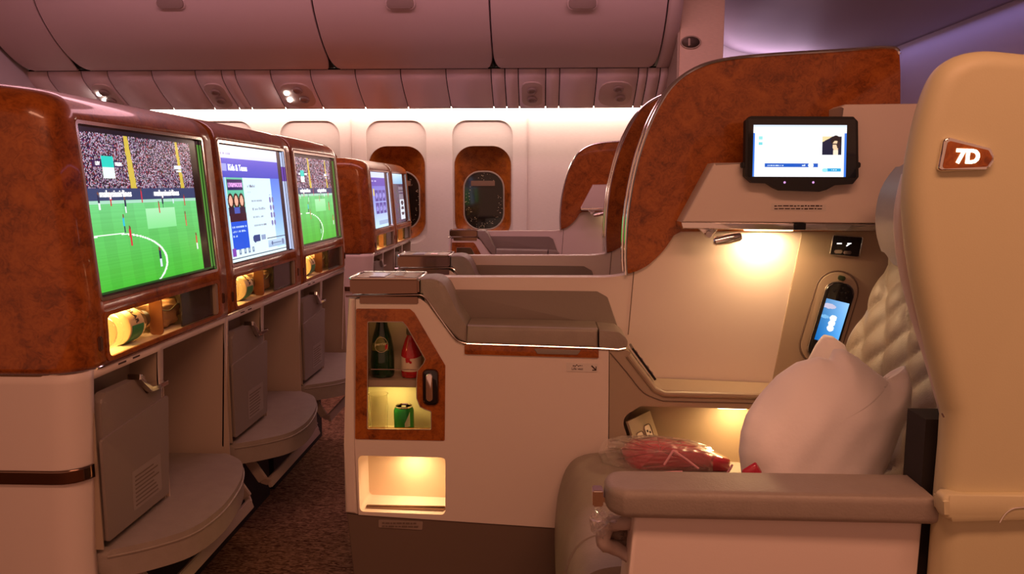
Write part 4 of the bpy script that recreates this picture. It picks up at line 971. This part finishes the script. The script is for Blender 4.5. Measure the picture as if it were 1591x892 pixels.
# armrest
YA = 1.125
arm_o = spl([(.140, 1.222), (.116, 1.216), (.104, 1.195), (.102, 1.172), (.108, 1.145), (.13, YA)], 4) + [(.598, YA - .005), (.602, 1.222)]
zt = .668
mk('armrest', rslab(arm_o, (0, 0, zt), XY, .046, .013), LEATH, seat, 50)
mk('armrest_latch', join(box(.083, .100, 1.165, 1.19, .625, .652, .002), box(.09, .106, 1.168, 1.187, .632, .64)), CHROME, seat)
pn = px([(986, 790), (1436, 803)], YA + .022)
mk('armrest_panel', slab([(pn[0][0], zt - .045), (pn[1][0], zt - .045), (pn[1][0] - .012, .03), (pn[0][0] - .045, .03)], (0, YA + .022, 0), XZ, .09, .008, 4), CREAM, seat, 50)
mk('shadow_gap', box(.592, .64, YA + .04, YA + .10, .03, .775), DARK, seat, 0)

# ------------------------------------------------------------------ soft things on the seat
def cushion_mesh(outline, c2, nrm_fr, O, thick, wr, seed, rings=16, edge=.05, crumple=0):
    """puffed cushion from a star-shaped outline on a plane"""
    ex, ey = nrm_fr; ez = ex.cross(ey); n = len(outline); vs = []; fs = []
    r_ = random.Random(seed); ph = [r_.uniform(0, 6.28) for _ in range(6)]
    OA = np.array(outline); OB = np.roll(OA, -1, 0); D_ = OB - OA; L_ = (D_ ** 2).sum(1) + 1e-12
    def pt(i, k, side):
        t = k / rings; q = (c2[0] + (outline[i][0] - c2[0]) * t, c2[1] + (outline[i][1] - c2[1]) * t)
        w_ = np.array(q) - OA; f_ = np.clip((w_ * D_).sum(1) / L_, 0, 1); dd = np.sqrt(((w_ - D_ * f_[:, None]) ** 2).sum(1))
        d = -.004 * math.log(np.exp(-dd / .004).sum() + 1e-30) if dd.min() < .15 else dd.min()
        d = max(0, min(1, max(d, 0 if k == rings else dd.min() * .6) / edge)) if k < rings else 0
        h = thick * math.sqrt(1 - (1 - d) ** 2)
        wv = wr * (math.sin(26 * q[0] + 14 * q[1] + ph[0]) + .7 * math.sin(-19 * q[0] + 37 * q[1] + ph[1]) + .5 * math.sin(58 * q[0] + 31 * q[1] + ph[2]) + .35 * math.sin(95 * q[0] - 60 * q[1] + ph[3])) * (.5 + .5 * t)
        if crumple and 0 < k < rings: wv += r_.uniform(-crumple, crumple)
        return V(O) + ex * q[0] + ey * q[1] + ez * (side * h + wv)
    for side in (1, -1):
        base = len(vs); vs.append(pt(0, 0, side))
        for k in range(1, rings + 1):
            for i in range(n): vs.append(pt(i, k, side))
        for i in range(n):
            j = (i + 1) % n; f = [base, base + 1 + i, base + 1 + j]; fs.append(f if side > 0 else f[::-1])
            for k in range(1, rings):
                a = base + 1 + (k - 1) * n; b = a + n; f = [a + i, b + i, b + j, a + j]; fs.append(f if side > 0 else f[::-1])
    bm = bmesh.new(); bv = [bm.verts.new(v) for v in vs]
    for f in fs: bm.faces.new([bv[i] for i in f])
    bmesh.ops.remove_doubles(bm, verts=bm.verts, dist=1e-5)
    return bm_geo(bm)
YP = 1.305
def dense(o, n=4):
    r_ = []
    for i in range(len(o)):
        a, b = V(o[i]), V(o[(i + 1) % len(o)])
        r_ += [tuple(a.lerp(b, k / n)) for k in range(n)]
    return r_
po = px([(1168, 760), (1164, 720), (1168, 690), (1178, 665), (1205, 632), (1235, 600), (1268, 578), (1300, 568), (1322, 572), (1331, 556), (1347, 556), (1372, 571), (1398, 594), (1416, 606), (1432, 598), (1449, 583), (1456, 620), (1453, 655), (1425, 705), (1396, 752), (1375, 860), (1300, 875), (1190, 860)], YP)
pil = tag(mk('pillow', cushion_mesh(dense(po, 5), PX(1310, 665, YP), (V((1, 0, 0)), V((0, .12, 1)).normalized()), (0, YP, 0), .066, .0045, 3, 34, edge=.10), PILLOW, None, 180), 'large white pillow with a pointed corner, leaning on the quilted seat', 'pillow')
YP2 = 1.60
po2 = px([(1262, 600), (1270, 575), (1288, 545), (1302, 528), (1316, 531), (1335, 545), (1342, 560), (1345, 640), (1290, 650)], YP2)
tag(mk('pillow', cushion_mesh(dense(rnd(po2, .006, 2), 2), PX(1308, 590, YP2), (V((1, 0, 0)), V((0, .1, 1)).normalized()), (0, YP2, 0), .03, .003, 9, 14, edge=.06), PILLOW, None, 180), 'white pillow corner peeking out behind the large pillow', 'pillow')
# red wrapped blanket
RED = mat('red_wrap', (.50, .028, .06), .22, coat=1.0)
WRAP = mat('clear_wrap', (.92, .86, .82), .12, trans=.75, ior=1.15, alpha=.55)
YR = 1.52
bo = px([(985, 715), (1005, 697), (1050, 694), (1100, 701), (1150, 716), (1190, 733), (1185, 760), (1000, 765)], YR)
t = thing('wrapped_blanket', (P(1080, 730, YR).x, YR, .548), 'red blanket in shiny clear wrap lying behind the near armrest', 'blanket')
mk('blanket', cushion_mesh(dense(rnd(bo, .01, 2), 3), PX(1085, 728, YR), (V((1, 0, 0)), V((0, .5, .87)).normalized()), (0, YR, 0), .07, .004, 5, 14), RED, t, 180)
wr_ = px([(945, 722), (955, 700), (985, 690), (1050, 690), (1105, 697), (1155, 712), (1165, 730), (1150, 760), (1000, 765), (955, 745)], YR - .0)
mk('plastic_wrap', cushion_mesh(dense(rnd(wr_, .01, 2), 3), PX(1050, 728, YR), (V((1, 0, 0)), V((0, .5, .87)).normalized()), (0, YR - .006, 0), .078, .006, 11, 12, crumple=.004), WRAP, t, 0)
PINK = mat('pale_stripe', (.75, .34, .38), .4)
st = []
for a, b in (((1032, 722), (1046, 700)), ((1046, 700), (1085, 728)), ((1020, 735), (1060, 733)), ((1130, 735), (1138, 722))):
    A_, B_ = P(*a, YR - .083), P(*b, YR - .083); st.append(tube([A_, (A_ + B_) / 2 + V((0, -.004, .002)), B_], .0022, 6))
for g_ in st: mk('stripe', g_, PINK, t)
# small red item at the right end
ro = px([(1152, 790), (1156, 735), (1178, 722), (1187, 737), (1186, 790)], 1.24)
tag(mk('red_pouch', cushion_mesh(dense(rnd(ro, .003, 2), 3), PX(1171, 756, 1.24), (V((1, 0, 0)), V((0, .02, 1)).normalized()), (0, 1.24, 0), .010, .002, 8, 6), RED, None, 180), 'small folded red packet tucked against the large pillow', 'packet')
# plastic wrapped headset hanging under the armrest
YH = 1.20
CLOTH = mat('grey_cloth', (.42, .33, .29), .8, bump=.5, bscale=60)
t = thing('wrapped_headset', (P(950, 830, YH).x, YH, P(950, 860, YH).z), 'crumpled clear bag with grey cloth, below the front of the armrest', 'bag')
ho = px([(936, 838), (945, 815), (968, 804), (1000, 806), (1010, 850), (985, 858), (958, 852)], YH)
ring = spl([(x, YH - .01 + .01 * math.sin(i * 2.3), z) for i, (x, z) in enumerate(ho)], 4, True)
mk('cloth', (lambda g: ([v + V((random.uniform(-1, 1), random.uniform(-1, 1), random.uniform(-1, 1))) * .0012 for v in g[0]], g[1]))(tube(ring, .0125, 9, True)), CLOTH, t, 180)
mk('lining', cushion_mesh(dense(ho, 3), PX(970, 832, YH), XZ, (0, YH + .004, 0), .008, .003, 4, 6, crumple=.004), KICK, t, 60)
ho2 = px([(914, 800), (922, 785), (945, 780), (985, 794), (995, 812), (950, 815), (935, 832), (918, 822)], YH)
mk('plastic_bag', cushion_mesh(dense(rnd(ho2, .004, 2), 3), PX(945, 800, YH), XZ, (0, YH - .01, 0), .024, .004, 12, 9, crumple=.006), WRAP, t, 0)
